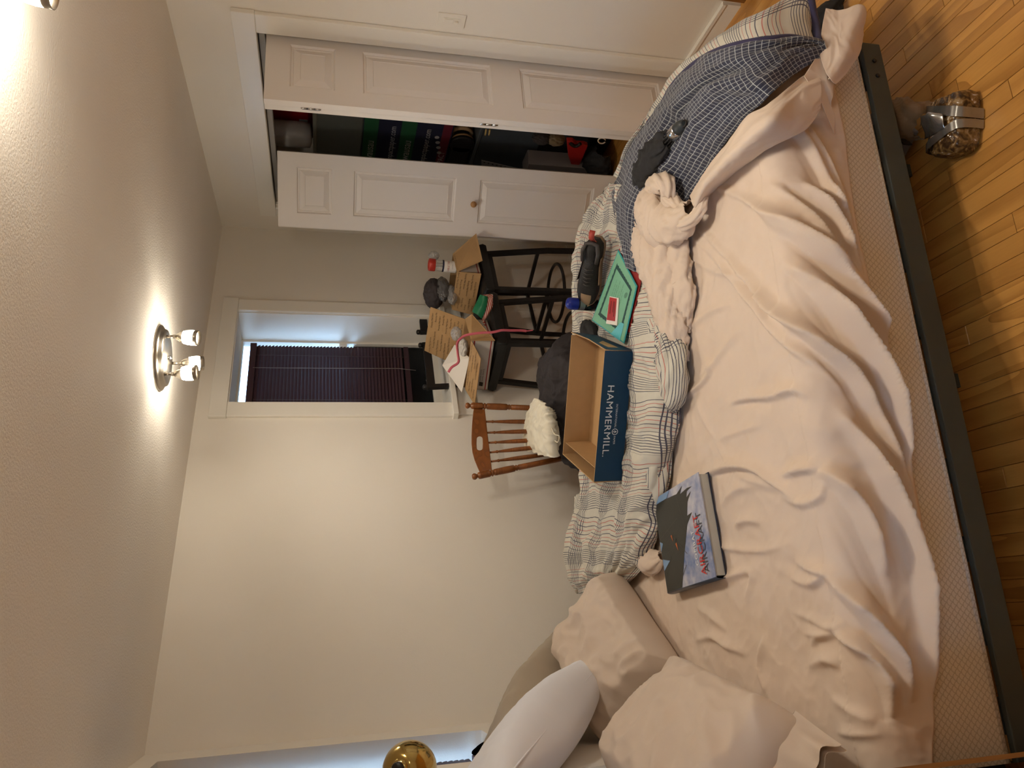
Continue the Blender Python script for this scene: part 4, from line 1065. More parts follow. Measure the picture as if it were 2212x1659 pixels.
for side in range(4):
    for i in range(26):
        f = i / 26; ed = .10 + .018 * abs(math.sin(f * math.pi * 9))
        uvf = {0: lambda a, b: (b, a), 1: lambda a, b: (1 - a, b), 2: lambda a, b: (1 - b, 1 - a), 3: lambda a, b: (a, 1 - b)}[side]
        fo = .12 + f * .76
        oc_.append(bil(g, *uvf(ed, fo)) + up * .0005); ic_.append(bil(g, *uvf(.165, .165 + f * .67)) + up * .0005)
k = len(oc_); m.add(oc_ + ic_, [(i, (i + 1) % k, k + (i + 1) % k, k + i) for i in range(k)]); t.part(m, 'border', DKG)
m = MB()
for i, (a, b) in enumerate(((.30, .75), (.36, .70), (.42, .78), (.5, .66), (.56, .80), (.62, .72))):
    for q in range(8):
        x0 = .25 + (b - .25) * q / 8; x1 = x0 + (b - .25) / 8 * .8
        m.add([bil(g, x0, a) + up * .0005, bil(g, x1, a) + up * .0005, bil(g, x1, a + .010) + up * .0005, bil(g, x0, a + .010) + up * .0005], [(0, 1, 2, 3)])
sc_ = bil(g, .70, .74) + up * .0005; r_ = (g[1] - g[0]) / np.linalg.norm(g[1] - g[0]); q_ = (g[3] - g[0]) / np.linalg.norm(g[3] - g[0])
m.add([sc_ + (r_ * math.cos(a) + q_ * math.sin(a)) * .014 for a in np.linspace(0, 6.283, 20, endpoint=False)], [tuple(range(20))]); t.part(m, 'small_print', mat('pale_ink', (.10, .24, .16)))
m = MB(); gl = [bil(cf4, a, b) + up * .0045 for a, b in ((.0, .62), (.28, .80), (.30, .90), (.0, .90))]; m.add(gl, [(0, 1, 2, 3)]); t.part(m, 'tape_strip', mat('aqua_film', (.12, .50, .55), rough=.1))
cc = [Pz(1336, 644, zf + .008), Pz(1332, 703, zf + .008), Pz(1309, 699, zf + .008), Pz(1317, 640, zf + .008)]
t = Thing('gift_card', 'red and white card lying on the green certificate', 'card', tuple(sum(cc) / 4 - up * .003))
m = MB(); m.slab([q - up * .003 for q in cc], (0, 0, 1), .003); t.part(m, 'card', PAPER)
ci = [bil(cc, a, b) + up * .0005 for a, b in ((.03, .16), (.86, .16), (.86, .97), (.03, .97))]; m = MB(); m.add(ci, [(0, 1, 2, 3)]); t.part(m, 'red_print', mat('card_red', (.42, .03, .03), rough=.3))
m = MB()
for b0, x1 in ((.30, .7), (.42, .55), (.70, .62)): m.add([bil(cc, .15, b0) + up * .001, bil(cc, x1, b0) + up * .001, bil(cc, x1, b0 + .05) + up * .001, bil(cc, .15, b0 + .05) + up * .001], [(0, 1, 2, 3)])
t.part(m, 'lettering', INK)

# ---- trail shoe lying by the certificate
TAN = mat('tan_rubber', (.26, .165, .095), rough=.6); SHB = mat('black_mesh', (.014, .012, .012), rough=.6, var=.4, vs=120, bump=.5, bs=300); SHR = mat('red_nylon', (.36, .05, .035), rough=.5); SHG = mat('shoe_grey', (.05, .042, .04), rough=.5)
heel = Pz(1312, 530, .655); toe = Pz(1292, 640, .655)
ax = toe - heel; ax[2] = 0; SL = .29; ax /= np.linalg.norm(ax); sd = np.cross(ax, up)
tilt = math.radians(-56); su = math.cos(tilt) * up + math.sin(tilt) * sd; ss = math.cos(tilt) * sd - math.sin(tilt) * up
so_ = (heel + toe) / 2 - ax * SL / 2 + up * .038 + sd * .005
t = Thing('trail_shoe', 'black trail shoe with tan sole and red heel tab beside the green certificate', 'shoe', tuple(so_ + ax * SL / 2))
def shp(l, s_, h): return so_ + ax * l * SL + ss * s_ + su * h
ls = np.linspace(0, 1, 18)
hw = np.interp(ls, [0, .04, .15, .35, .55, .72, .86, .95, 1], [.012, .030, .036, .033, .040, .046, .040, .026, .008])
tp = np.interp(ls, [0, .03, .12, .30, .42, .55, .70, .85, .95, 1], [.06, .098, .104, .086, .092, .082, .060, .048, .038, .026])
rowsG = []
for l, w_, h_ in zip(ls, hw, tp):
    ring = []
    for a in np.linspace(-math.pi * .5, math.pi * 1.5, 24, endpoint=False):
        c_, s_ = math.cos(a), math.sin(a); ring.append(shp(l, w_ * np.sign(c_) * abs(c_) ** .75, .026 + (h_ - .026) * max(0, (s_ + .15) / 1.15) ** .8 if s_ > -.15 else .026))
    rowsG.append(ring)
m = MB(); m.grid(np.array(rowsG), wrap=True); m.add([rowsG[0][i] for i in range(24)], [tuple(range(24))]); m.add([rowsG[-1][i] for i in range(24)], [tuple(range(23, -1, -1))]); upper = t.part(m, 'upper', SHB)
m = MB(); sole = []
for hgt, grow in ((0, .94), (.006, 1.03), (.020, 1.10), (.030, 1.04)):
    ring = [shp(l, w_ * grow, hgt + .010 * max(0, l - .8)) for l, w_ in zip(ls, hw)] + [shp(l, -w_ * grow, hgt + .010 * max(0, l - .8)) for l, w_ in zip(ls[::-1], hw[::-1])]
    sole.append(ring)
m.grid(np.array(sole), wrap=True); m.add(sole[0], [tuple(range(len(sole[0])))]); m.add(sole[-1], [tuple(range(len(sole[0]) - 1, -1, -1))]); so2 = t.part(m, 'sole', TAN)
for i in range(9):
    for sg in (-1, 1):
        l = .08 + .105 * i; w_ = np.interp(l, ls, hw) * .9
        m = MB(); p = shp(l, sg * w_, -.004); q = shp(l, sg * w_ * .45, -.004); m.bar(p, q, .014, .010, up=tuple(su)); t.part(m, 'lug', SHG, so2)
tcap = [[shp(l, 1.06 * np.interp(l, ls, hw) * math.cos(a), .024 + (np.interp(l, ls, tp) - .022) * max(0, math.sin(a))) for a in np.linspace(0, math.pi, 16)] for l in np.linspace(.80, .995, 8)]
m = MB(); m.grid(np.array(tcap)); t.part(m, 'toe_cap', TAN)
for sg in (-1, 1):
    m = MB(); m.grid(np.array([[shp(l, sg * np.interp(l, ls, hw) * 1.07, h_) for h_ in (.03, .045, .06)] for l in np.linspace(.25, .62, 10)])); solidify(t.part(m, 'side_band', SHG if sg > 0 else TAN), .003)
m = MB(); m.tube([shp(.30, x_, .088) for x_ in (-.028,)] + [shp(.16, -.032, .100), shp(.05, -.022, .098), shp(.03, 0, .098), shp(.05, .022, .098), shp(.16, .032, .100), shp(.30, .028, .088)], .008, seg=8); t.part(m, 'collar', SHG)
for i in range(5):
    l = .40 + .06 * i; h_ = np.interp(l, ls, tp) + .002
    m = MB(); m.tube([shp(l, -.022, h_ - .010), shp(l + .01, 0, h_ + .003), shp(l, .022, h_ - .010)], .0025, seg=6); t.part(m, 'lace', SHG)
m = MB(); m.grid(np.array([[shp(l, x_, h_) for x_ in (-.011, .011)] for l, h_ in ((.03, .07), (-.02, .10), (-.06, .12), (-.12, .125), (-.16, .118))])); solidify(t.part(m, 'heel_tab', SHR, upper), .004)

# ---- spray can with blue cap
cpos = Pz(1290, 660, .652)
t = Thing('spray_can', 'small black spray can with a shiny blue cap standing behind the certificate', 'can', tuple(cpos))
cax = Vector((.02, -.06, 1)).normalized()
m = MB(); m.lathe([(.023, 0), (.0245, .003), (.0245, .085), (.023, .09)], tuple(cpos), cax, seg=28); t.part(m, 'body', mat('can_black', (.01, .01, .014), rough=.2))
m = MB(); m.lathe([(.0252, .088), (.0252, .116), (.022, .128), (.014, .134), (0, .136)], tuple(cpos), cax, seg=28, cap=False); t.part(m, 'cap', mat('blue_plastic', (.012, .022, .20), rough=.15))
m = MB(); m.lathe([(.0249, .060), (.0249, .082)], tuple(cpos), cax, seg=28, cap=False); t.part(m, 'label_band', mat('can_silver', (.25, .25, .27), rough=.3, metal=.7))
m = MB(); sp = Pz(1272, 652, .655); m.box(tuple(sp + up * .006), (.05, .014, .012), Matrix.Rotation(-.5, 3, 'Z'), bev=.002); o = m.build('pocket_comb', mat('comb_brown', (.03, .022, .018), rough=.4), at=tuple(sp)); tag(o, 'small dark bar lying between the shoe and the spray can', 'small item')
# black sock behind the lid
def blob(name, label, cat, pts, rad, m_, amp, seed, flat=.7, nseg=28, n=60, group=None):
    mb = MB(); lump(mb, pts, rad, (0, 0), 0, amp=amp, seed=seed, flat=flat, nseg=nseg, n=n, sink=0)
    o = mb.build(name, m_, at=tuple(pts[len(pts) // 2])); solidify(o, .002, 0); tag(o, label, cat, group); return o
BLACKC = mat_cloth('black_cotton', (.010, .009, .010), var=.25, bump=.2, sheen=0); GREYC = mat_cloth('charcoal_knit', (.030, .024, .026), var=.2, bump=.2, sheen=0)
def puff(name, label, cat, c, rad, m_, amp, seed, group=None, axes=None):
    """crumpled soft thing: an ellipsoid creased by ridged noise; rad along the wall, into the room, up"""
    ax_ = axes or (np.array([.90442, .42664, 0]), np.array([.42664, -.90442, 0]), np.array([0, 0, 1.0]))
    th = np.linspace(0, math.pi, 40); ph_ = np.linspace(0, 2 * math.pi, 64, endpoint=False); T_, P_ = np.meshgrid(th, ph_, indexing='ij')
    sx_, sy_, sz_ = np.sin(T_) * np.cos(P_), np.sin(T_) * np.sin(P_), np.cos(T_)
    f_ = 1 + amp * ridged(sx_ * 2.2 + seed + sz_, sy_ * 2.2 + seed * 2 - sz_) + amp * .6 * ridged(sx_ * 5 + seed - sz_ * 2, sy_ * 5 + sz_ * 3) + amp * .3 * ridged(sx_ * 11 + sz_ * 5, sy_ * 11 - sz_ * 7)
    Gq = np.array(c) + (sx_ * f_ * rad[0])[..., None] * ax_[0] + (sy_ * f_ * rad[1])[..., None] * ax_[1] + (sz_ * f_ * rad[2])[..., None] * ax_[2]
    mb = MB(); mb.grid(Gq, np.stack([P_ * rad[0], T_ * rad[2]], 2), wrap=True); o = mb.build(name, m_, at=tuple(c)); tag(o, label, cat, group); return o
blob('sock', 'black sock tucked behind the carton lid', 'sock', wp((1262, 700, .66), (1268, 712, .675), (1280, 722, .67), (1285, 735, .66)), [.012, .03, .032, .012], BLACKC, .008, 3)

# ---- folding umbrella on the navy comforter
base = Pz(1405, 360, .655); tipu = Pz(1497, 268, .662)
ua = Vector(tuple(tipu - base)); UL = ua.length; ua.normalize()
t = Thing('folding_umbrella', 'black folding umbrella with a silver and grey handle on the navy check', 'umbrella', tuple(base - up * .02))
hnd0 = Vector(tuple(tipu)) - ua * .085 + Vector((0, 0, .030))
m = MB(); m.lathe([(.018, 0), (.021, .004), (.022, .03), (.021, .045)], hnd0, ua, seg=22); t.part(m, 'handle', CHROME, label='silver barrel of the umbrella handle')
m = MB(); m.lathe([(.021, .045), (.0195, .06), (.015, .078), (.008, .086)], hnd0, ua, seg=22); hb = t.part(m, 'grip', mat('grip_grey', (.03, .034, .036), rough=.45))
e = hnd0 + ua * .088; m = MB(); m.tube([tuple(e + Vector((math.cos(a) * .010, math.sin(a) * .010 + .004, .004 * math.sin(a)))) for a in np.linspace(0, 6.283, 14, endpoint=False)], .003, seg=6, closed=True); t.part(m, 'wrist_loop', BLACKM, hb)
m = MB()
for i in range(8):
    a = i * math.pi / 4; of = Vector((math.cos(a) * .013, math.sin(a) * .008, math.sin(a) * .012)); m2 = MB(); m2.tube([tuple(hnd0 + of), tuple(hnd0 - ua * .05 + of * 1.2), tuple(hnd0 - ua * .09 + of * .8)], .0028, seg=6); t.part(m2, 'rib', BLACKM)
m = MB(); lump(m, [np.array(hnd0 - ua * .035), np.array(hnd0 - ua * .08), base + up * .015, Pz(1388, 385, .65), Pz(1380, 402, .645)], [.018, .034, .05, .05, .02], (0, 0), 0, amp=.014, seed=19, flat=.55, nseg=36, n=80, sink=0); solidify(t.part(m, 'canopy', BLACKC), .0015)
m = MB(); lump(m, wp((1394, 330, .675), (1402, 318, .685), (1418, 308, .69), (1432, 306, .68)), [.008, .014, .014, .006], (0, 0), 0, amp=.004, seed=4, flat=.6, nseg=14, n=24, sink=0); t.part(m, 'canopy_fold', BLACKC)
m = MB(); q4 = [Pz(1397, 352, .70), Pz(1416, 328, .705), Pz(1423, 335, .70), Pz(1402, 356, .695)]; m.slab(q4, (0, 0, 1), .001); t.part(m, 'care_label', mat('silver_label', (.30, .33, .35), rough=.35))

# ================================================================== chair with clothes
def chp(cx, cy, off=-.25): return Pw(980 + cx / 6.913, 840 + cy / 6.913, off)
seatc = np.array([.885, 3.50, .45])
t = Thing('spindle_chair', 'honey oak spindle-back chair with a slotted crest rail against the wall', 'chair', (seatc[0], seatc[1], 0))
wv_ = np.array([.90442, .42664, 0]); nv_ = np.array([.42664, -.90442, 0])
def post(topc, botc):
    a = chp(*topc); b = chp(*botc); d = (b - a); d /= np.linalg.norm(d); a2 = a; L_ = (a[2] - .46) / abs(d[2])
    pr = [(0, -.012), (.012, -.009), (.0165, 0), (.013, .009), (.008, .014), (.0105, .018), (.0165, .022), (.0175, .03), (.0175, .075), (.015, .080), (.010, .082), (.017, .088), (.017, .092), (.010, .097), (.0155, .102), (.0165, .11), (.0175, .17), (.0165, .205), (.011, .212), (.015, .218), (.010, .226), (.014, .23), (.0145, L_)]
    m = MB(); m.lathe([(r_, h_) for r_, h_ in pr], tuple(a2), tuple(d), seg=18); t.part(m, 'back_post', CHAIRW); return a2, d
pl, dl = post((310, 1310), (1250, 1115)); pr_, dr = post((205, 250), (1140, 285))
out = [(300, 300), (285, 400), (272, 560), (266, 700), (266, 820), (280, 950), (310, 1060), (350, 1160), (385, 1240), (570, 1205), (560, 1110), (545, 980), (525, 820), (505, 660), (485, 480), (465, 305)]
sl = [(math.cos(a), math.sin(a)) for a in np.linspace(0, 2 * math.pi, 16, endpoint=False)]
slot = [(388 + 46 * c_, 815 + (62 if s_ > 0 else -62) * (abs(s_) > .01) + 42 * s_) for c_, s_ in sl]
# crest rail with its slot cut through
import bmesh
bm = bmesh.new()
def ring_(pts, off): return [bm.verts.new(tuple(chp(x_, y_, off))) for x_, y_ in pts]
for off, rev in ((-.26, False), (-.236, True)):
    ov = ring_(out, off); sv = ring_(slot, off)
    es = [bm.edges.new((ov[i], ov[(i + 1) % len(ov)])) for i in range(len(ov))] + [bm.edges.new((sv[i], sv[(i + 1) % len(sv)])) for i in range(len(sv))]
    bmesh.ops.triangle_fill(bm, use_beauty=True, use_dissolve=False, edges=es)
    if not rev: o1, s1 = ov, sv
for A_, B_ in ((o1, ov), (s1, sv)):
    for i in range(len(A_)): j = (i + 1) % len(A_); bm.faces.new((A_[i], A_[j], B_[j], B_[i]))
bmesh.ops.recalc_face_normals(bm, faces=bm.faces)
bm.transform(Matrix.Translation(Vector(tuple(-t.loc)))); me = bpy.data.meshes.new('crest_rail'); bm.to_mesh(me); bm.free(); me.materials.append(CHAIRW)
o = bpy.data.objects.new('crest_rail', me); COL.objects.link(o); o.parent = t.o; bevel(o, .003)
for (a, b), (c_, d_) in (((475, 490), (1100, 490)), ((500, 655), (1095, 635)), ((520, 805), (1075, 775)), ((540, 950), (1090, 890)), ((560, 1085), (1200, 1005))):
    p = chp(a, b); q = chp(c_, d_); d = q - p; d /= np.linalg.norm(d); L_ = (p[2] - .46) / abs(d[2])
    m = MB(); m.lathe([(.005, 0), (.0055, .03), (.0075, .035), (.008, .039), (.0055, .043), (.0075, .07), (.0105, .13), (.0115, .19), (.010, .26), (.007, .34), (.006, L_)], tuple(p), tuple(d), seg=12); t.part(m, 'spindle', CHAIRW)
sc2 = (pl + dl * ((pl[2] - .45) / abs(dl[2])) + pr_ + dr * ((pr_[2] - .45) / abs(dr[2]))) / 2 + nv_ * .19
m = MB(); outl = []
for a in np.linspace(0, 2 * math.pi, 32, endpoint=False):
    c_, s_ = math.cos(a), math.sin(a); outl.append(sc2 + wv_ * .215 * np.sign(c_) * abs(c_) ** .6 + nv_ * .21 * np.sign(s_) * abs(s_) ** .6)
m.slab([np.array([p[0], p[1], .425]) for p in outl], (0, 0, 1), .035); bevel(t.part(m, 'seat', CHAIRW), .008)
for a_, b_2 in ((-1, -1), (1, -1), (1, 1), (-1, 1)):
    p = np.array([sc2[0], sc2[1], .43]) + wv_ * .15 * a_ + nv_ * .15 * b_2; q = np.array([p[0], p[1], 0]) + wv_ * .05 * a_ + nv_ * .05 * b_2; d = q - p; L_ = np.linalg.norm(d)
    m = MB(); m.lathe([(.012, 0), (.016, .05), (.021, .12), (.014, .19), (.020, .21), (.019, .30), (.012, L_)], tuple(p), tuple(d / L_), seg=12); t.part(m, 'leg', CHAIRW)
for a_ in (-1, 1):
    p = np.array([sc2[0], sc2[1], .2]) + wv_ * .175 * a_; m = MB(); m.tube([tuple(p - nv_ * .175), tuple(p), tuple(p + nv_ * .175)], [.008, .012, .008], seg=8); t.part(m, 'stretcher', CHAIRW)

# clothes heaped on the chair
S0 = np.array([sc2[0], sc2[1], 0])
G0, UV0 = patch(np.array([[S0 + wv_ * a_ + nv_ * b_2 + up * z_ for a_, z_ in r_] for b_2, r_ in (
    (-.17, ((-.27, .49), (-.16, .60), (0, .63), (.12, .63), (.24, .57), (.30, .47))), (-.05, ((-.30, .48), (-.18, .63), (0, .66), (.12, .67), (.25, .65), (.32, .48))),
    (.08, ((-.31, .47), (-.18, .61), (0, .65), (.12, .68), (.25, .68), (.33, .46))), (.18, ((-.30, .465), (-.2, .55), (0, .60), (.12, .64), (.25, .62), (.32, .465))), (.25, ((-.28, .47), (-.2, .475), (0, .48), (.12, .48), (.25, .48), (.30, .47))))]), 110, 130, wr=[(.034, 6, 6, 'r'), (.016, 14, 13, 'r'), (.006, 30, 28, 'r')], seed=22)
G0[..., 2] -= .045
m = MB(); m.grid(G0, UV0); o = m.build('dark_trousers', GREYC, at=tuple(S0 + up * .462)); solidify(o, .002); tag(o, 'heap of charcoal and black clothes on the spindle chair', 'clothes')
WGM = mat_cloth('ivory_cotton', (.74, .69, .56), var=.05, bump=.15)
w4 = [[(1165, 862, .735), (1150, 885, .725), (1140, 915, .715), (1137, 945, .71), (1140, 968, .695)],
      [(1173, 866, .750), (1162, 890, .745), (1155, 920, .74), (1153, 950, .735), (1156, 975, .715)],
      [(1180, 872, .752), (1176, 896, .752), (1172, 925, .75), (1172, 955, .745), (1175, 980, .725)],
      [(1186, 885, .735), (1188, 905, .735), (1190, 930, .735), (1192, 958, .73), (1195, 983, .715)],
      [(1188, 890, .70), (1192, 910, .70), (1198, 935, .70), (1200, 960, .70), (1202, 980, .69)]]
G1, UV1 = patch(net(w4), 60, 70, wr=[(.018, 12, 10, 'r'), (.009, 26, 24, 'r')], seed=25)
m = MB(); m.grid(G1, UV1); o = m.build('white_blouse', WGM, at=tuple(Pz(1170, 920, .72))); solidify(o, .003); tag(o, 'crumpled ivory garment with thin ties on top of the dark clothes', 'clothes')
for pts in (((1192, 925, .735), (1198, 938, .745), (1208, 942, .74), (1205, 955, .73), (1199, 952, .735)), ((1188, 975, .72), (1192, 985, .72), (1198, 980, .715), (1200, 962, .71))):
    m2 = MB(); m2.tube([tuple(v) for v in cr(np.array([Pz(*q) for q in pts]), 20, 0)], .0022, seg=6); c = m2.build('tie', WGM, at=tuple(o.location)); c.parent = o; c.location = (0, 0, 0)

# ================================================================== bar stools
def stool(name, label, fl):
    """fl: plan position of the seat corner nearest the camera"""
    fl = np.array([fl[0], fl[1], 0.0]); ws, ds = .40, .37
    c = fl + wv_ * ws / 2 - nv_ * ds / 2
    t = Thing(name, label, 'bar stool', tuple(c))
    def q(a, b, z): return c + wv_ * a + nv_ * b + up * z
    R3 = Matrix(((wv_[0], nv_[0], 0), (wv_[1], nv_[1], 0), (0, 0, 1)))
    # padded seat
    n_ = 28; a = np.linspace(-1, 1, n_); A_, B_ = np.meshgrid(a, a, indexing='ij')
    X_ = np.sign(A_) * np.abs(A_) ** .8; Y_ = np.sign(B_) * np.abs(B_) ** .8
    hgt = .833 + .018 * (np.clip((1 - A_ ** 6) * (1 - B_ ** 6), 0, 1)) ** .5 + .003 * perlin(A_ * 4, B_ * 4)
    top = c + (X_ * ws / 2)[..., None] * wv_ + (Y_ * ds / 2)[..., None] * nv_ + hgt[..., None] * up
    bot = c + (X_ * ws / 2)[..., None] * wv_ + (Y_ * ds / 2)[..., None] * nv_ + (.786 + 0 * hgt)[..., None] * up
    m = MB(); m.grid(top); m.grid(bot[:, ::-1])
    per = [(i, 0) for i in range(n_)] + [(n_ - 1, j) for j in range(1, n_)] + [(i, n_ - 1) for i in range(n_ - 2, -1, -1)] + [(0, j) for j in range(n_ - 2, 0, -1)]
    rows_ = np.array([[bot[i, j] for i, j in per], [bot[i, j] + (bot[i, j] - (c + up * .786)) * .03 + up * .02 for i, j in per], [top[i, j] for i, j in per]])
    m.grid(rows_, wrap=True); t.part(m, 'seat_cushion', BLACKL)
    m = MB()
    for p0, p1 in (((-.16, .15), (.16, .15)), ((.16, .15), (.16, -.15)), ((.16, -.15), (-.16, -.15)), ((-.16, -.15), (-.16, .15))):
        m.bar(q(*p0, .768), q(*p1, .768), .022, .03)
    t.part(m, 'seat_frame', BLACKM)
    for sa, sb in ((-1, 1), (1, 1), (1, -1), (-1, -1)):
        m = MB(); pts = [q(sa * .16, sb * .15, .78), q(sa * .172, sb * .162, .62), q(sa * .188, sb * .178, .40), q(sa * .192, sb * .182, .20), q(sa * .20, sb * .19, 0)]
        for i in range(4): m.bar(pts[i], pts[i + 1], .026, .026, up=tuple(nv_))
        t.part(m, 'leg', BLACKM)
    m = MB(); m.tube([tuple(q(.185 * math.cos(b), .175 * math.sin(b), .34)) for b in np.linspace(0, 2 * math.pi, 40, endpoint=False)], .010, seg=8, closed=True); t.part(m, 'foot_ring', BLACKM)
    for p0, p1 in (((-.18, -.17), (.18, -.17)), ((.18, -.17), (.18, .17)), ((-.18, -.17), (-.18, .17))):
        m = MB(); m.bar(q(*p0, .46), q(*p1, .46), .016, .02); t.part(m, 'stretcher', BLACKM)
    # open back
    for sa in (-1, 1):
        m = MB(); m.bar(q(sa * .165, -.175, .78), q(sa * .165, -.205, 1.175), .024, .024, up=tuple(nv_)); m.lathe([(.015, 0), (.015, .02), (.008, .026)], tuple(q(sa * .165, -.206, 1.172)), (0, 0, 1), seg=12); t.part(m, 'back_post', BLACKM)
    m = MB(); m.bar(q(-.165, -.204, 1.150), q(.165, -.204, 1.150), .022, .045); t.part(m, 'top_rail', BLACKM)
    m = MB(); m.bar(q(-.165, -.190, .98), q(.165, -.190, .98), .018, .03); t.part(m, 'mid_rail', BLACKM)
    return t
f2 = Pz(1095, 743, .79); f1 = Pz(1067, 604, .79) - wv_ * .05 - nv_ * .03
stool('bar_stool', 'black metal bar stool beside the spindle chair, carrying the larger open box', f2)
stool('bar_stool', 'black metal bar stool beside the closet, carrying the smaller open box', f1)

# ---- mailing boxes with printed flaps
BOXW = mat('box_white', (.50, .46, .41), rough=.6, var=.05); BOXR = mat('box_red', (.30, .03, .03), rough=.6)
PRINT = mat('flap_print', (.045, .028, .014), rough=.7, var=0)
def printed(t, nm, quad, parent=None, size=.013, gap=.021, out=None):
    """card flap, kraft, printed with repeated lines; quad: hinge a, hinge b, outer b, outer a"""
    quad = [np.array(p, float) for p in quad]
    o_, r_, u_, n_, w_, h_ = quadframe(quad)
    vw = CAM - sum(quad) / 4; n_ = n_ if n_ @ vw > 0 else -n_
    m = MB(); m.slab([p - n_ * .003 for p in quad], n_, .003); fl = t.part(m, nm, KRAFT, parent)
    if n_ @ np.cross(r_, u_) < 0: o_ = quad[1]; r_ = -r_
    m = MB(); r2 = random.Random(int(abs(o_[0] * 1000)) % 91)
    # shape limits in (u, v)
    P2 = [((p - o_) @ r_, (p - o_) @ u_) for p in quad]
    def span(v):
        xs_ = []
        for i in range(4):
            (x0, y0), (x1, y1) = P2[i], P2[(i + 1) % 4]
            if (y0 - v) * (y1 - v) < 0: xs_.append(x0 + (x1 - x0) * (v - y0) / (y1 - y0))
        return (min(xs_), max(xs_)) if len(xs_) > 1 else None
    v = .008; vmax = max(p[1] for p in P2) - .010; k = 0
    while v < vmax:
        s0, s1 = span(v + .001) or (0, 0), span(v + size * .7) or (0, 0)
        x0, x1 = max(s0[0], s1[0]) + .004, min(s0[1], s1[1]) - .004
        x_ = x0 + (k % 2) * .045
        while x_ < x1 - .03:
            n_ch = min(21, int((x1 - x_) / (size * .5)))
            body = 'Priority Mail Service'[:n_ch].strip()
            if len(body) > 4: text_mesh(body, size, r_, u_, o_ + r_ * x_ + u_ * v + n_ * .0006, m)
            x_ += size * .5 * 21 + .03
        v += gap; k += 1
    if m.v: t.part(m, 'lettering', PRINT, fl)
    return fl
def parcel(name, label, B0, B1, hgt, e2len):
    e1_ = B1 - B0; e1_[2] = 0; l1 = np.linalg.norm(e1_); e1_ /= l1; e2_ = np.array([-e1_[1], e1_[0], 0]); e2_ = e2_ if e2_ @ np.array([.5, .8, 0]) > 0 else -e2_
    t = Thing(name, label, 'box', tuple(B0 + e1_ * l1 / 2 + e2_ * e2len / 2))
    def c(a, b, z): return B0 + e1_ * a * l1 + e2_ * b * e2len + up * z
    for nm, p0, p1, n_ in (('side_panel', (0, 0), (1, 0), e2_), ('side_panel', (0, 1), (1, 1), -e2_), ('end_panel', (0, 0), (0, 1), e1_), ('end_panel', (1, 0), (1, 1), -e1_)):
        m = MB(); m.slab([c(*p0, 0), c(*p1, 0), c(*p1, hgt), c(*p0, hgt)], n_, .003, mi=1, mi_back=0); pn = t.part(m, nm, [BOXW, KRAFT])
        if nm + str(p0) in ('side_panel(0, 0)', 'end_panel(0, 0)'):
            m = MB(); nn_ = -n_ * .0006
            for z0, z1 in ((.012, .018), (hgt - .022, hgt - .014)): m.add([c(*p0, z0) + nn_, c(*p1, z0) + nn_, c(*p1, z1) + nn_, c(*p0, z1) + nn_], [(0, 1, 2, 3)])
            t.part(m, 'red_stripe', BOXR, pn)
            if 'side' in nm and hgt > .12:
                m = MB(); a_ = c(*p0, 0) - c(*p1, 0); a_ /= np.linalg.norm(a_)
                for i, s_ in enumerate(('UNITED STATES', 'POSTAL SERVICE')): text_mesh(s_, .011, a_, up, c(.83, 0, .045 - i * .013) + nn_, m)
                em = c(.93, 0, .030) + nn_; m.add([em, em + a_ * .026, em + a_ * .030 + up * .022, em + a_ * .004 + up * .022], [(0, 1, 2, 3)]); t.part(m, 'lettering', INK, pn)
    m = MB(); m.slab([c(0, 0, 0), c(1, 0, 0), c(1, 1, 0), c(0, 1, 0)], up, .003); t.part(m, 'base_panel', KRAFT)
    return t, c
def cp(cx, cy): return (860 + cx / 4.148, 480 + cy / 4.148)
# larger box
B0 = Pz(*cp(862, 1064), .855); B1 = Pz(*cp(800, 1500), .855)
rv = ray(*cp(655, 1075)); hb = CAM[2] + rv[2] * (np.hypot(*B0[:2]) / np.hypot(*rv[:2])) - .855
big, bc = parcel('mailing_box', 'larger open white mailing box, kraft printed flaps spread, on the stool beside the wooden chair', B0, B1, hb, .235)
def at_depth(px, ref): r = ray(*px); return CAM + r * (np.hypot(*ref[:2]) / np.hypot(*r[:2]))
tl, tr_ = bc(1, 0, hb), bc(0, 0, hb)
printed(big, 'flap', [tl, tr_, at_depth(cp(740, 1225), tr_ + nv_ * .06), at_depth(cp(685, 1640), tl + nv_ * .06)][::1])
printed(big, 'flap', [tr_, bc(0, 1, hb), at_depth(cp(660, 822), bc(0, 1, hb) + nv_ * .09), at_depth(cp(868, 1058), tr_ + nv_ * .04 + wv_ * .0)])
printed(big, 'flap', [bc(0, 1, hb), bc(1, 1, hb), at_depth(cp(235, 1150), bc(1, 1, hb) - nv_ * .03), at_depth(cp(290, 760), bc(0, 1, hb) - nv_ * .03)])
# shipping envelope lying over the open box
ev = [at_depth(cp(*p), q) for p, q in (((570, 1525), tl), ((395, 1282), bc(1, .55, hb)), ((505, 1098), bc(.45, .9, hb)), ((640, 1215), bc(.3, .3, hb)))]
o_, r_, u_, n_, w_, h_ = quadframe([ev[0], ev[1], ev[2], ev[3]]); n_ = n_ if n_ @ (CAM - o_) > 0 else -n_
t = Thing('shipping_envelope', 'white addressed envelope with a barcode label in the larger mailing box', 'envelope', tuple(sum(ev) / 4))
m = MB(); m.slab(ev, -n_, .004); eo = t.part(m, 'envelope', PAPER)
m = MB()
for i in range(12):
    f = .10 + i * .012; wd3 = .004 if i % 3 else .007
    m.add([bil(ev, .70 + .0, f) + n_ * .0006, bil(ev, .86, f) + n_ * .0006, bil(ev, .86, f + wd3) + n_ * .0006, bil(ev, .70, f + wd3) + n_ * .0006], [(0, 1, 2, 3)])
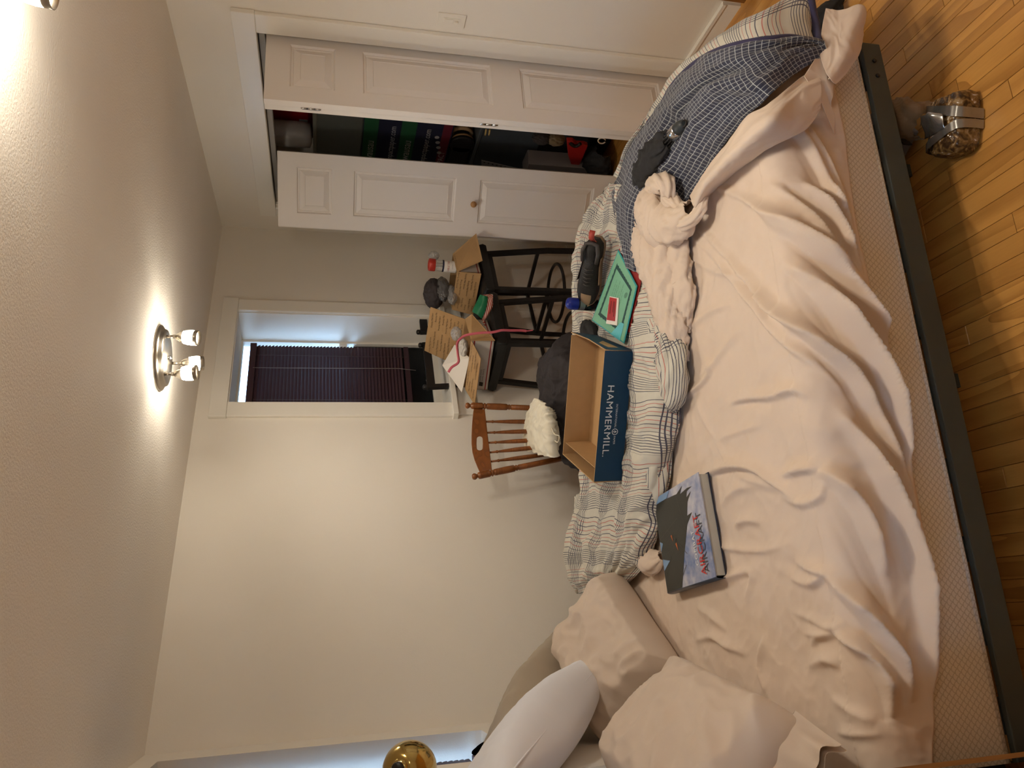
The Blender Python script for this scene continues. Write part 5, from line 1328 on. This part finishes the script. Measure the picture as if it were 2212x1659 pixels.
for b0, b1, a0, a1 in ((.60, .92, .30, .315), (.60, .85, .35, .365), (.62, .9, .40, .415), (.20, .45, .50, .52), (.15, .4, .58, .60), (.12, .42, .66, .68), (.15, .35, .74, .76)):
    for k in range(5):
        x0 = b0 + (b1 - b0) * k / 5; x1 = x0 + (b1 - b0) / 5 * .75
        m.add([bil(ev, x0, a0) + n_ * .0006, bil(ev, x1, a0) + n_ * .0006, bil(ev, x1, a1) + n_ * .0006, bil(ev, x0, a1) + n_ * .0006], [(0, 1, 2, 3)])
t.part(m, 'label_print', INK, eo)
# contents: clear bag, white printed bag
CLEAR = mat('clear_plastic', (.55, .55, .55), rough=.12, var=.15, vs=20, alpha=.45, spec=.8); GREYPL = mat('grey_plastic_film', (.16, .155, .16), rough=.2, var=.3, vs=14, alpha=.75, spec=.8)
bagm = mat_cloth('white_print_bag', (.62, .58, .52), var=.3, bump=.2)
cb0 = bc(.25, .55, hb - .03)
puff('plastic_bag', 'clear zip bag poking out of the larger mailing box', 'bag', at_depth(cp(520, 1000), cb0), (.030, .03, .022), CLEAR, .22, 6)
puff('snack_bag', 'black and white printed bag in the larger mailing box', 'bag', at_depth(cp(585, 1120), cb0), (.040, .035, .020), bagm, .22, 9)
# pink tape measure
def tp_(*p): return [at_depth(cp(x_, y_), tr_ + d_ * nv_) for x_, y_, d_ in p]
PINK = mat('pink_tape', (.50, .10, .13), rough=.4)
def ribbon(t, nm, pts, w_, m_, n=60):
    P = cr(np.array(pts), n, 0); T = np.gradient(P, axis=0); T /= np.linalg.norm(T, axis=1, keepdims=True)
    vw = CAM - P; vw /= np.linalg.norm(vw, axis=1, keepdims=True); S_ = np.cross(T, vw); S_ /= np.linalg.norm(S_, axis=1, keepdims=True)
    tw = np.cos(np.linspace(0, 9, n))[:, None] * .35; S_ = S_ + vw * tw
    m = MB(); m.grid(np.stack([P - S_ * w_, P, P + S_ * w_], 1)); o = t.part(m, nm, m_); solidify(o, .0008); return o
t = Thing('tape_measure', 'pink cloth tape measure trailing over the larger mailing box', 'tape measure', tuple(tr_))
ribbon(t, 'tape', tp_((450, 1345, .10), (480, 1300, .10), (540, 1255, .10), (535, 1180, .09), (530, 1085, .08), (575, 1030, .085), (640, 1005, .10), (750, 990, .12), (850, 985, .13), (930, 968, .13), (1010, 970, .12), (1100, 970, .11), (1150, 975, .11)), .0065, PINK)
m = MB(); e_ = tp_((1150, 975, .11), (1205, 968, .11)); m.bar(e_[0], e_[1], .010, .006); t.part(m, 'metal_end', PINK)

# smaller box
C0 = Pz(*cp(742, 452), .855); C1 = Pz(*cp(690, 790), .855)
rv = ray(*cp(528, 392)); hc = CAM[2] + rv[2] * (np.hypot(*C0[:2]) / np.hypot(*rv[:2])) - .855
small, sc3 = parcel('mailing_box', 'smaller open mailing box with kraft printed flaps on the stool beside the closet', C0, C1, hc, .20)
a0, a1, a2, a3 = sc3(0, 0, hc), sc3(1, 0, hc), sc3(1, 1, hc), sc3(0, 1, hc)
printed(small, 'flap', [a1, a0, at_depth(cp(745, 462), a0 + nv_ * .05), at_depth(cp(672, 832), a1 + nv_ * .05)])
printed(small, 'flap', [a0, a3, at_depth(cp(700, 100), a3 + nv_ * .09), at_depth(cp(756, 342), a0 + nv_ * .06)])
# jar of ties in it
jb = at_depth(cp(575, 410), sc3(.35, .4, 0)); jt = at_depth(cp(268, 378), sc3(.35, .4, 0)); JL = np.linalg.norm(jt - jb); ja = (jt - jb) / JL; jr = .0345
t = Thing('cable_tie_jar', 'clear jar of cable ties with a red lid in the smaller mailing box', 'jar', tuple(jb))
m = MB(); m.lathe([(jr * .9, 0), (jr, .006), (jr, JL * .80), (jr * .92, JL * .84)], tuple(jb), tuple(ja), seg=28); t.part(m, 'jar', mat('jar_plastic', (.62, .60, .55), rough=.08, alpha=.35, spec=.8))
m = MB(); m.lathe([(jr * 1.05, JL * .80), (jr * 1.08, JL * .82), (jr * 1.08, JL * .965), (jr * .98, JL * .985), (jr * .80, JL * .985), (jr * .78, JL * .97), (0, JL * .97)], tuple(jb), tuple(ja), seg=28, cap=False); t.part(m, 'lid', mat('red_lid', (.42, .030, .018), rough=.3))
jav = Vector(tuple(ja)); tv = Vector(tuple(CAM - jb)); tv = (tv - jav * tv.dot(jav)).normalized(); bv = jav.cross(tv)
def cyl(an, h_, r_): return jb + ja * h_ + (np.array(tv) * math.cos(an) + np.array(bv) * math.sin(an)) * r_
m = MB(); m.grid(np.array([[cyl(an, h_, jr * 1.01) for an in np.linspace(-1.5, 1.5, 20)] for h_ in (JL * .20, JL * .60)])); lb = t.part(m, 'label', PAPER)
m = MB(); m.grid(np.array([[cyl(an, h_, jr * 1.02) for an in np.linspace(-1.5, 1.5, 20)] for h_ in (JL * .55, JL * .60)])); t.part(m, 'label_band', mat('label_navy', (.02, .02, .05)), lb)
def curved_text(body, size, h0, xs, m_, nm):
    mm = MB(); text_mesh(body, size, (1, 0, 0), (0, 1, 0), (0, 0, 0), mm, align='CENTER', xs=xs)
    mm.v = [tuple(cyl(v[0] / jr, h0 + v[1], jr * 1.03)) for v in mm.v]; return t.part(mm, nm, m_, lb)
curved_text('CABLE TIES', .017, JL * .40, .85, mat('label_red', (.42, .04, .02)), 'lettering')
curved_text('ASSORTED', .006, JL * .30, 1.0, INK, 'small_print')
for i in range(14):
    an = i * 2.4; r_ = jr * .25 * (1 + (i % 3)); m = MB(); m.tube([tuple(cyl(an, .02, r_)), tuple(cyl(an + .1, JL * .5, r_)), tuple(cyl(an + .2, JL * .76, r_ * .9))], .0016, seg=5); t.part(m, 'cable_tie', PAPER if i % 4 else BLACKM)
ref = sc3(.5, .7, 0)
puff('plastic_bag', 'thin clear plastic bag caught behind the jar', 'bag', at_depth(cp(320, 300), ref), (.020, .02, .022), CLEAR, .3, 12)
puff('knit_cap', 'grey knit cap lying beside the jar in the smaller mailing box', 'hat', at_depth(cp(320, 640), ref), (.085, .07, .052), mat_cloth('mauve_knit', (.045, .036, .038), var=.2, bump=.3, sheen=0), .14, 15)
puff('plastic_bag', 'crumpled grey plastic bag draped over the smaller mailing box', 'bag', at_depth(cp(400, 600), ref + nv_ * .08), (.075, .03, .032), GREYPL, .25, 17)
puff('plastic_bag', 'crumpled white plastic wrap on the flap of the smaller mailing box', 'bag', at_depth(cp(480, 650), ref + nv_ * .13), (.055, .025, .022), CLEAR, .3, 18)
# gift bag between the boxes
GRN = mat('green_foil', (.012, .14, .06), rough=.3, bump=.4, bs=30)
CANDY, nt, b_ = nt_new('candy_stripe'); uvn = N(nt, 'ShaderNodeUVMap'); sx = N(nt, 'ShaderNodeSeparateXYZ', ins={0: uvn.outputs[0]})
st = stripe(nt, mth(nt, 'ADD', sx.outputs[0], mth(nt, 'MULTIPLY', sx.outputs[1], .6)), .013, .0075); nt.links.new(mixc(nt, st, (.62, .55, .47), (.40, .05, .035)), b_.inputs['Base Color']); b_.inputs['Roughness'].default_value = .35
gref = Pz(1055, 655, .86)
t = Thing('gift_bag', 'crumpled green gift bag with a candy-striped edge between the mailing boxes', 'gift bag', tuple(gref))
gp = lambda x_, y_, d_=0: at_depth(cp(x_, y_), gref + nv_ * d_)
g1 = np.array([[gp(665, 805), gp(690, 740), gp(740, 652)], [gp(710, 830, .03), gp(745, 750, .035), gp(775, 660, .03)], [gp(745, 865, .02), gp(780, 780, .03), gp(800, 668, .02)]])
G5, UV5 = patch(g1, 30, 30, wr=[(.006, 16, 14, 'r')], seed=30); m = MB(); m.grid(G5, UV5); solidify(t.part(m, 'bag', GRN), .003)
g2 = np.array([[gp(750, 872, .02), gp(785, 780, .03), gp(805, 668, .02), gp(745, 652, .0)], [gp(765, 890, .02), gp(820, 790, .035), gp(840, 690, .02), gp(790, 645, .0)], [gp(772, 900, .01), gp(845, 770, .02), gp(852, 690, .01), gp(850, 645, .0)]])
G6, UV6 = patch(g2, 30, 40, wr=[(.004, 16, 14, 'r')], seed=31); m = MB(); m.grid(G6, UV6); solidify(t.part(m, 'striped_edge', CANDY), .003)
m = MB(); m.grid(np.array([[gp(750, 870, .02), gp(775, 885, .02)], [gp(765, 915, .02), gp(790, 945, .02)]]), np.array([[[0, 0], [0, .02]], [[.03, 0], [.03, .02]]])); solidify(t.part(m, 'paper_tail', CANDY), .002)

# ================================================================== closet contents
xf = 2.72
def cy(px, X=xf): return Px(px[0], px[1], X)
def closet_box(name, label, cat, y0, y1, z0, z1, m_, x0=xf, dep=.36, bev=.008, lid=None):
    t = Thing(name, label, cat, (x0 + dep / 2, (y0 + y1) / 2, z0)); m = MB(); m.box((x0 + dep / 2, (y0 + y1) / 2, (z0 + z1) / 2), (dep, y1 - y0, z1 - z0), bev=bev); t.part(m, 'body', m_)
    if lid is not None:
        m = MB(); m.box((x0 + dep / 2, (y0 + y1) / 2, z1 - .012), (dep + .02, y1 - y0 + .02, .024), bev=.006); t.part(m, 'lid', lid)
    return t
GBIN = mat('grey_bin', (.10, .11, .10), rough=.35, var=.1); DBIN = mat('slate_bin', (.055, .065, .075), rough=.4, var=.1); CRED = mat('red_bin', (.28, .012, .012), rough=.35)
BNAVY = mat('carton_navy', (.012, .014, .035), rough=.6); BGRN = mat('carton_green', (.012, .075, .030), rough=.6); BMAR = mat('carton_maroon', (.12, .012, .025), rough=.6); LTXT = mat('carton_text', (.40, .40, .40), var=0)
zA, zB, zCc, zD, zE, zF2 = cy((975, 300))[2], cy((862, 300))[2], cy((783, 300))[2], cy((676, 300))[2], cy((1030, 300))[2], cy((1172, 300))[2]
def carton(label, z0, z1, bands, texts):
    t = closet_box('paper_carton', label, 'box', 3.72, 4.42, z0, z1, BNAVY, bev=.003)
    for a, b, m_ in bands:
        m = MB(); m.add([(xf - .001, 4.42, z0 + (z1 - z0) * a), (xf - .001, 3.72, z0 + (z1 - z0) * a), (xf - .001, 3.72, z0 + (z1 - z0) * b), (xf - .001, 4.42, z0 + (z1 - z0) * b)], [(0, 1, 2, 3)]); t.part(m, 'colour_band', m_)
    for s_, sz, y_, f in texts:
        m = MB(); text_mesh(s_, sz, (0, -1, 0), up, (xf - .002, y_, z0 + (z1 - z0) * f), m); t.part(m, 'lettering', LTXT)
    return t
t = carton('navy and green paper carton, upper of two in the closet, marked impactpaper.com', zB, zCc, [(.60, .985, BGRN)], [('wausau', .070, 4.29, .68), ('www.impactpaper.com', .052, 4.41, .12)])
t = carton('paper carton with a maroon band of circles, under the other carton in the closet', zA, zB, [(.70, .985, BGRN), (.03, .20, BMAR)], [('wausau', .070, 4.26, .76), ('www.impactpaper.com', .052, 4.41, .42), ('IMPACT', .05, 4.32, .06)])
for k in range(4):
    c_ = cy((944 + 1.5 * k, 296 + 11 * k)); m = MB(); m.lathe([(.014, 0), (.014, .001)], (xf - .0025, c_[1], c_[2]), (-1, 0, 0), seg=16); t.part(m, 'print_circle', LTXT)
closet_box('storage_bin', 'grey lidded bin on top of the paper cartons in the closet', 'bin', 3.74, 4.40, zCc, zD, GBIN, lid=mat('bin_lid', (.16, .165, .14), rough=.35))
t = Thing('red_bin', 'red plastic bin at the top of the closet stack', 'bin', (xf + .15, 4.05, zD)); m = MB(); m.box((xf + .27, 4.06, (zD + 2.10) / 2), (.28, .62, 2.10 - zD), bev=.03); t.part(m, 'body', CRED)
m = MB(); m.box((xf + .129, 3.95, zD + .14), (.004, .10, .12), Matrix.Rotation(.4, 3, 'X')); t.part(m, 'kraft_label', KRAFT)
m = MB(); lbp = cy((655, 308)); m.box((xf + .128, lbp[1], lbp[2]), (.003, .08, .05)); t.part(m, 'sticker', mat('sticker', (.25, .26, .27), rough=.3))
jp = Px(620, 305, 2.66); t = Thing('white_jug', 'white plastic jug in front of the red bin in the closet', 'jug', (2.68, jp[1], zD)); m = MB(); hj = Px(592, 303, 2.66)[2] + .06 - zD; m.lathe([(.04, 0), (.07, .01), (.075, .06), (.075, hj * .75), (.06, hj), (.02, hj + .03)], (2.75, jp[1] + .06, zD + .005), (0, 0, 1), seg=24); t.part(m, 'jug', mat('jug_white', (.34, .33, .32), rough=.35)); 
m = MB(); m.lathe([(.022, 0), (.022, .03)], (2.75, jp[1] + .06, zD + hj + .03), (0, 0, 1), seg=16); t.part(m, 'jug_cap', CRED)
# reel of tape-like spool between cartons and bins
t = Thing('cable_reel', 'black cable reel with tan cord under the paper cartons', 'reel', (xf + .15, 4.06, zE)); m = MB(); zc_ = (zE + zA) / 2; rh = (zA - zE) / 2
m.lathe([(rh * .99, 0), (rh * .99, .02)], (xf + .0, 4.06, zc_), (1, 0, 0), seg=30); m.lathe([(rh * .99, .28), (rh * .99, .30)], (xf + .0, 4.06, zc_), (1, 0, 0), seg=30); t.part(m, 'flange', BLACKM)
m = MB(); m.box((xf + .15, 4.22, zc_), (.30, .30, (zA - zE) * .96), bev=.02); t.part(m, 'case', BLACKM)
for k in range(5):
    m = MB(); m.tube([(xf + .03 + k * .05, 4.06 + rh * .8 * math.cos(a), zc_ + rh * .8 * math.sin(a)) for a in np.linspace(0, 6.283, 20, endpoint=False)], .012, closed=True, seg=6); t.part(m, 'cord_turn', KRAFT)
closet_box('storage_bin', 'slate grey bin under the cable reel in the closet', 'bin', 3.70, 4.44, zF2, zE, DBIN, lid=mat('slate_lid', (.07, .08, .085), rough=.35))
closet_box('storage_bin', 'dark bin standing on the closet floor behind the dustpan', 'bin', 3.72, 4.44, .003, zF2, mat('charcoal_bin', (.03, .033, .036), rough=.5), x0=xf + .06)
t = Thing('leaning_board', 'pale board with printed lines leaning inside the closet', 'board', (2.66, 4.26, .45)); bp_ = [Px(1040, 347, 2.66), Px(1040, 372, 2.66), Px(1140, 382, 2.66), Px(1132, 368, 2.66)]; m = MB(); m.slab(bp_, (1, 0, 0), .006); t.part(m, 'board', mat('board_grey', (.22, .21, .21)))
m = MB()
for k in range(8): p = Px(1046 + 9 * k, 351 + 2.0 * k, 2.659); m.box(tuple(p), (.001, .008, .008))
t.part(m, 'print_mark', INK)
p0 = Px(1142, 354, 2.60); p1 = Px(1258, 378, 2.60)
closet_box('cardboard_file', 'grey file box standing behind the closet door', 'box', p0[1], p0[1] + .14, .002, p0[2], mat('file_grey', (.20, .18, .175)), x0=2.60, dep=.10, bev=.003)
# dustpan, gloves and bags on the closet floor
t = Thing('dustpan', 'red plastic dustpan with a black grip hanging in the closet', 'dustpan', tuple(Px(1265, 352, 2.62)))
dp = [Px(*q, 2.62) for q in ((1224, 305), (1227, 335), (1233, 355), (1240, 362), (1250, 361), (1258, 345), (1270, 316), (1262, 313), (1245, 312), (1238, 306))]
m = MB(); m.slab(dp, (1, 0, 0), .03); bevel(t.part(m, 'pan', mat('dustpan_red', (.34, .016, .014), rough=.3)), .006)
m = MB(); m.tube([tuple(Px(1232 + 22 * f, 310 + 6 * math.sin(f * 3.14), 2.612)) for f in np.linspace(0, 1, 10)], .010, seg=8); t.part(m, 'grip', BLACKM)
puff('work_glove', 'dark glove hanging above the dustpan in the closet', 'glove', Px(1170, 298, 2.66), (.035, .03, .045), GREYC, .2, 40)
puff('tan_glove', 'tan leather glove hanging above the dustpan in the closet', 'glove', Px(1200, 300, 2.66), (.04, .03, .045), mat_cloth('tan_leather', (.17, .12, .065), sheen=0), .2, 42)
blob('duffel_bag', 'dark bag slumped on the closet floor with a white clip', 'bag', [np.array([2.66, 3.90, .08]), np.array([2.64, 3.98, .09]), np.array([2.62, 4.03, .08]), np.array([2.60, 4.08, .05])], [.05, .09, .09, .04], BLACKC, .02, 44, flat=.9)
t = Thing('white_clip', 'white plastic clip on the bag in the closet', 'clip', tuple(Px(1305, 303, 2.60))); m = MB(); m.tube([tuple(Px(1300 + 8 * math.cos(a), 304 + 6 * math.sin(a), 2.60)) for a in np.linspace(.5, 6, 14)], .004, seg=6); t.part(m, 'clip', PAPER)
t = Thing('hook_pair', 'pair of brass coloured hooks on the closet post', 'hook', tuple(Px(1055, 285, 2.66)))
for k in (0, 8): m = MB(); m.tube([tuple(Px(1050 + k, 280, 2.66)), tuple(Px(1049 + k, 288, 2.655)), tuple(Px(1048 + k, 292, 2.66))], .005, seg=8); t.part(m, 'hook', mat('hook_brass' + str(k), (.5, .36, .13), rough=.4))
zz = Px(775, 253, 2.64); t = Thing('drawer_pull', 'pale oval pull on the grey bin in the closet', 'pull', tuple(zz)); m = MB(); m.tube([(2.66 + .008 * abs(math.cos(a)), zz[1] - .02 + .03 * math.cos(a), zz[2] + .026 * math.sin(a)) for a in np.linspace(0, 6.283, 22, endpoint=False)], .004, closed=True, seg=6); t.part(m, 'ring', mat('pull_white', (.5, .5, .5), rough=.3))

# ================================================================== floor and bedside
# parcel wrapped in film and silver tape half under the bed
bc0 = Pz(2090, 262, 0.0)
t = Thing('taped_bundle', 'bundle of brown things wrapped in clear film and silver tape beside the bed rail', 'bundle', tuple(Pz(2060, 270, 0)))
FILM, nt, b_ = nt_new('brown_bundle'); tc = N(nt, 'ShaderNodeTexCoord'); vo = N(nt, 'ShaderNodeTexNoise', ins={0: tc.outputs['Object'], 2: 34.0, 3: 4.0, 8: 1.5}); rmp = N(nt, 'ShaderNodeValToRGB', ins={0: mth(nt, 'SUBTRACT', mth(nt, 'MULTIPLY', vo.outputs[0], 2.2), .6, clamp=True)})
for p_, c_ in ((.0, (.012, .008, .005)), (.35, (.06, .03, .012)), (.62, (.20, .11, .035)), (.85, (.33, .23, .12)), (1., (.02, .015, .01))):
    el = rmp.color_ramp.elements.new(p_); el.color = c4(c_)
nt.links.new(rmp.outputs[0], b_.inputs['Base Color']); b_.inputs['Roughness'].default_value = .2; nz = N(nt, 'ShaderNodeTexNoise', ins={0: tc.outputs['Object'], 2: 60.0}); nt.links.new(N(nt, 'ShaderNodeBump', ins={'Strength': .9, 'Distance': .006, 'Height': nz.outputs[0]}).outputs[0], b_.inputs['Normal'])
TAPE = mat('silver_tape', (.34, .33, .31), rough=.22, metal=.85, var=.2, vs=30)
ga = np.linspace(0, 2 * math.pi, 40, endpoint=False); rows_ = []
cbp = Pz(2058, 270, .045); ax1 = Pz(2062, 215, .03) - Pz(2060, 335, .03); ax1 /= np.linalg.norm(ax1); ax2 = np.array([-ax1[1], ax1[0], 0]); ax2 = ax2 / np.linalg.norm(ax2)
for z_, sc_ in ((.002, .82), (.012, .97), (.035, 1.0), (.062, .95), (.078, .88), (.086, .60), (.086, .02)):
    rows_.append([np.array([cbp[0], cbp[1], 0]) + ax1 * (.085 * sc_ * np.sign(math.cos(a)) * abs(math.cos(a)) ** .35) * (1 + .08 * perlin(np.array([a * 2.]), np.array([z_ * 30]))[0]) + ax2 * (.060 * sc_ * np.sign(math.sin(a)) * abs(math.sin(a)) ** .35) + up * (z_ + .006 * perlin(np.array([a * 3.]), np.array([z_ * 50]))[0] * (z_ > .01)) for a in ga])
m = MB(); m.grid(np.array(rows_), wrap=True); t.part(m, 'wrapped_bundle', FILM)
def bband(a_, w_, tilt_=.0, mt=TAPE):
    m = MB(); r_ = []
    for k, (z_, s_) in enumerate(((.004, 1.03), (.036, 1.045), (.064, 1.0), (.083, .90), (.0915, .60), (.0915, -.60), (.083, -.90), (.064, -1.0), (.036, -1.045), (.004, -1.03))):
        r_.append([np.array([cbp[0], cbp[1], 0]) + ax1 * (a_ + q_ + tilt_ * s_) + ax2 * .0625 * s_ + up * z_ for q_ in (-w_, w_)])
    m.grid(np.array(r_)); return t.part(m, 'tape_band', mt)
bband(.035, .014, .02); bband(-.035, .012, -.02)
G7, UV7 = patch(np.array([[Pz(1985, 275, .10), Pz(2003, 252, .105), Pz(2018, 262, .10)], [Pz(1990, 250, .11), Pz(2012, 248, .115), Pz(2036, 248, .10)], [Pz(2000, 300, .07), Pz(2020, 290, .085), Pz(2042, 278, .09)]]), 14, 14, wr=[(.006, 20, 20, 'r')], seed=50)
m = MB(); m.grid(G7, UV7); solidify(t.part(m, 'tape_tail', TAPE), .002)
t = Thing('paper_sack', 'crumpled brown paper sack under the bed rail behind the taped bundle', 'bag', tuple(Pz(1965, 262, 0))); s0 = Pz(1960, 262, .02)
m = MB(); lump(m, [Pz(1930, 235, .10), Pz(1955, 248, .09), Pz(1985, 262, .07), Pz(2005, 270, .05)], [.02, .035, .04, .03], (0, 0), 0, amp=.012, seed=52, flat=1.0, sink=0); t.part(m, 'sack', mat_cloth('sack_kraft', (.20, .12, .055), var=.2, bump=.3))
t = Thing('shoe_box', 'grey box with dark print in the shadow under the bed', 'box', tuple(Pz(1965, 315, 0) + np.array([0, .1, 0]))); g_ = Pz(1975, 312, 0) + np.array([.02, .09, 0])
m = MB(); m.box((g_[0], g_[1], .055), (.12, .22, .10), Matrix.Rotation(.5, 3, 'Z'), bev=.004); sbx = t.part(m, 'carton', mat('grey_card', (.19, .17, .16), rough=.7))
m = MB(); m.box((g_[0] - .03, g_[1] - .11, .05), (.03, .004, .03), Matrix.Rotation(.5, 3, 'Z')); t.part(m, 'print_mark', INK, sbx)
# dark cloth on the floor past the foot of the bed
blob('dark_jacket', 'black jacket heaped on the floor past the foot of the bed', 'clothes', [np.array([1.80, 2.06, .03]), np.array([1.84, 1.98, .06]), np.array([1.90, 1.93, .06]), np.array([1.96, 1.90, .03])], [.03, .06, .06, .03], BLACKC, .018, 60)

# bookcase at the head of the bed, only the front edge of one side shows
pA = Py(1900, 1656, 1.42); pB = Py(2212, 1630, 1.42); xe = (pA[0] + pB[0]) / 2
BCW = wood('bookcase_wood', (.14, .055, .014), (.30, .13, .035), axis=2, scale=20, stretch=.1, rough=.4, rnd=False)
t = Thing('bookcase', 'low open bookcase with a warm wooden edge at the head of the bed', 'bookcase', (xe - .25, 1.49, 0))
for x0, x1 in ((xe - .50, xe - .482), (xe - .009, xe)):
    m = MB(); xbox(m, x0, x1, 1.42, 1.565, 0, .88); t.part(m, 'side_panel', BCW)
for z_ in (.02, .30, .58, .862):
    m = MB(); xbox(m, xe - .482, xe - .018, 1.425, 1.563, z_, z_ + .018); t.part(m, 'shelf', BCW)
m = MB(); xbox(m, xe - .482, xe - .018, 1.556, 1.564, .038, .862); t.part(m, 'back_panel', BLK)
for k, (w_, h_, c_) in enumerate(((.03, .2, (.02, .02, .03)), (.025, .22, (.25, .24, .22)), (.035, .19, (.03, .03, .03)), (.02, .21, (.05, .02, .02)))):
    xb = xe - .075 - .045 * (k + 1); m = MB(); xbox(m, xb, xb + w_, 1.44, 1.52, .318, .318 + h_); o = m.build('paperback', mat('paperback' + str(k), c_), at=(xb + w_ / 2, 1.5, .318)); tag(o, ['thin black paperback', 'pale grey paperback', 'thick black paperback', 'dark red paperback'][k] + ' on the bookcase shelf', 'book')
t.o.rotation_euler = (0, 0, math.radians(13.2)); _d = Vector(tuple(np.array([xe, 1.42, 0]) - t.loc)); _r2 = Matrix.Rotation(math.radians(13.2), 3, 'Z') @ _d; t.o.location = Vector(tuple(t.loc)) + (_d - _r2)
# brass reading lamp reaching over the pillows
lc = Px(885, 1662, -.335)
t = Thing('reading_lamp', 'brass reading lamp with a domed shade in front of the recessed window', 'lamp', (xe - .22, 1.50, .88))
vl = CAM - lc; vl /= np.linalg.norm(vl); la = Vector(tuple(vl * .85 + np.array([.05, 0, .42]))).normalized()
R_ = 57 / 1690 * (lc @ RM[:, 2] - H * RM[2, 2])
pr2 = [(R_ * math.sin(a), R_ * math.cos(a)) for a in np.linspace(.30, 2.0, 16)]
m = MB(); m.lathe([(R_ * .30, R_ * .955)] + pr2, tuple(lc), la, seg=36, cap=False); shd = t.part(m, 'shade', BRASS); solidify(shd, .002, -1)
m = MB(); m.lathe([(R_ * .36, R_ * .90), (R_ * .34, R_ * .97), (R_ * .25, R_ * 1.0)], tuple(lc), la, seg=24, cap=False); t.part(m, 'collar', BRASS, shd)
m = MB(); m.lathe([(R_ * .24, R_ * .9), (R_ * .24, R_ * 1.10), (R_ * .20, R_ * 1.14), (0, R_ * 1.14)], tuple(lc), la, seg=24, cap=False); t.part(m, 'switch_knob', mat('knob_dark', (.012, .010, .009), rough=.4), shd)
m = MB(); e0 = Vector(tuple(lc)) - la * R_ * .2 + Vector((-R_ * .9, 0, 0)); m.tube([tuple(e0), (xe - .20, 2.0, lc[2] + .10), (xe - .22, 1.75, lc[2] + .05), (xe - .22, 1.50, lc[2] - .15), (xe - .22, 1.50, .90)], .007, seg=10); t.part(m, 'arm', BRASS)
m = MB(); m.lathe([(.07, 0), (.07, .012), (.02, .02), (.01, .03)], (xe - .22, 1.50, .881), (0, 0, 1), seg=28); t.part(m, 'base', BRASS)
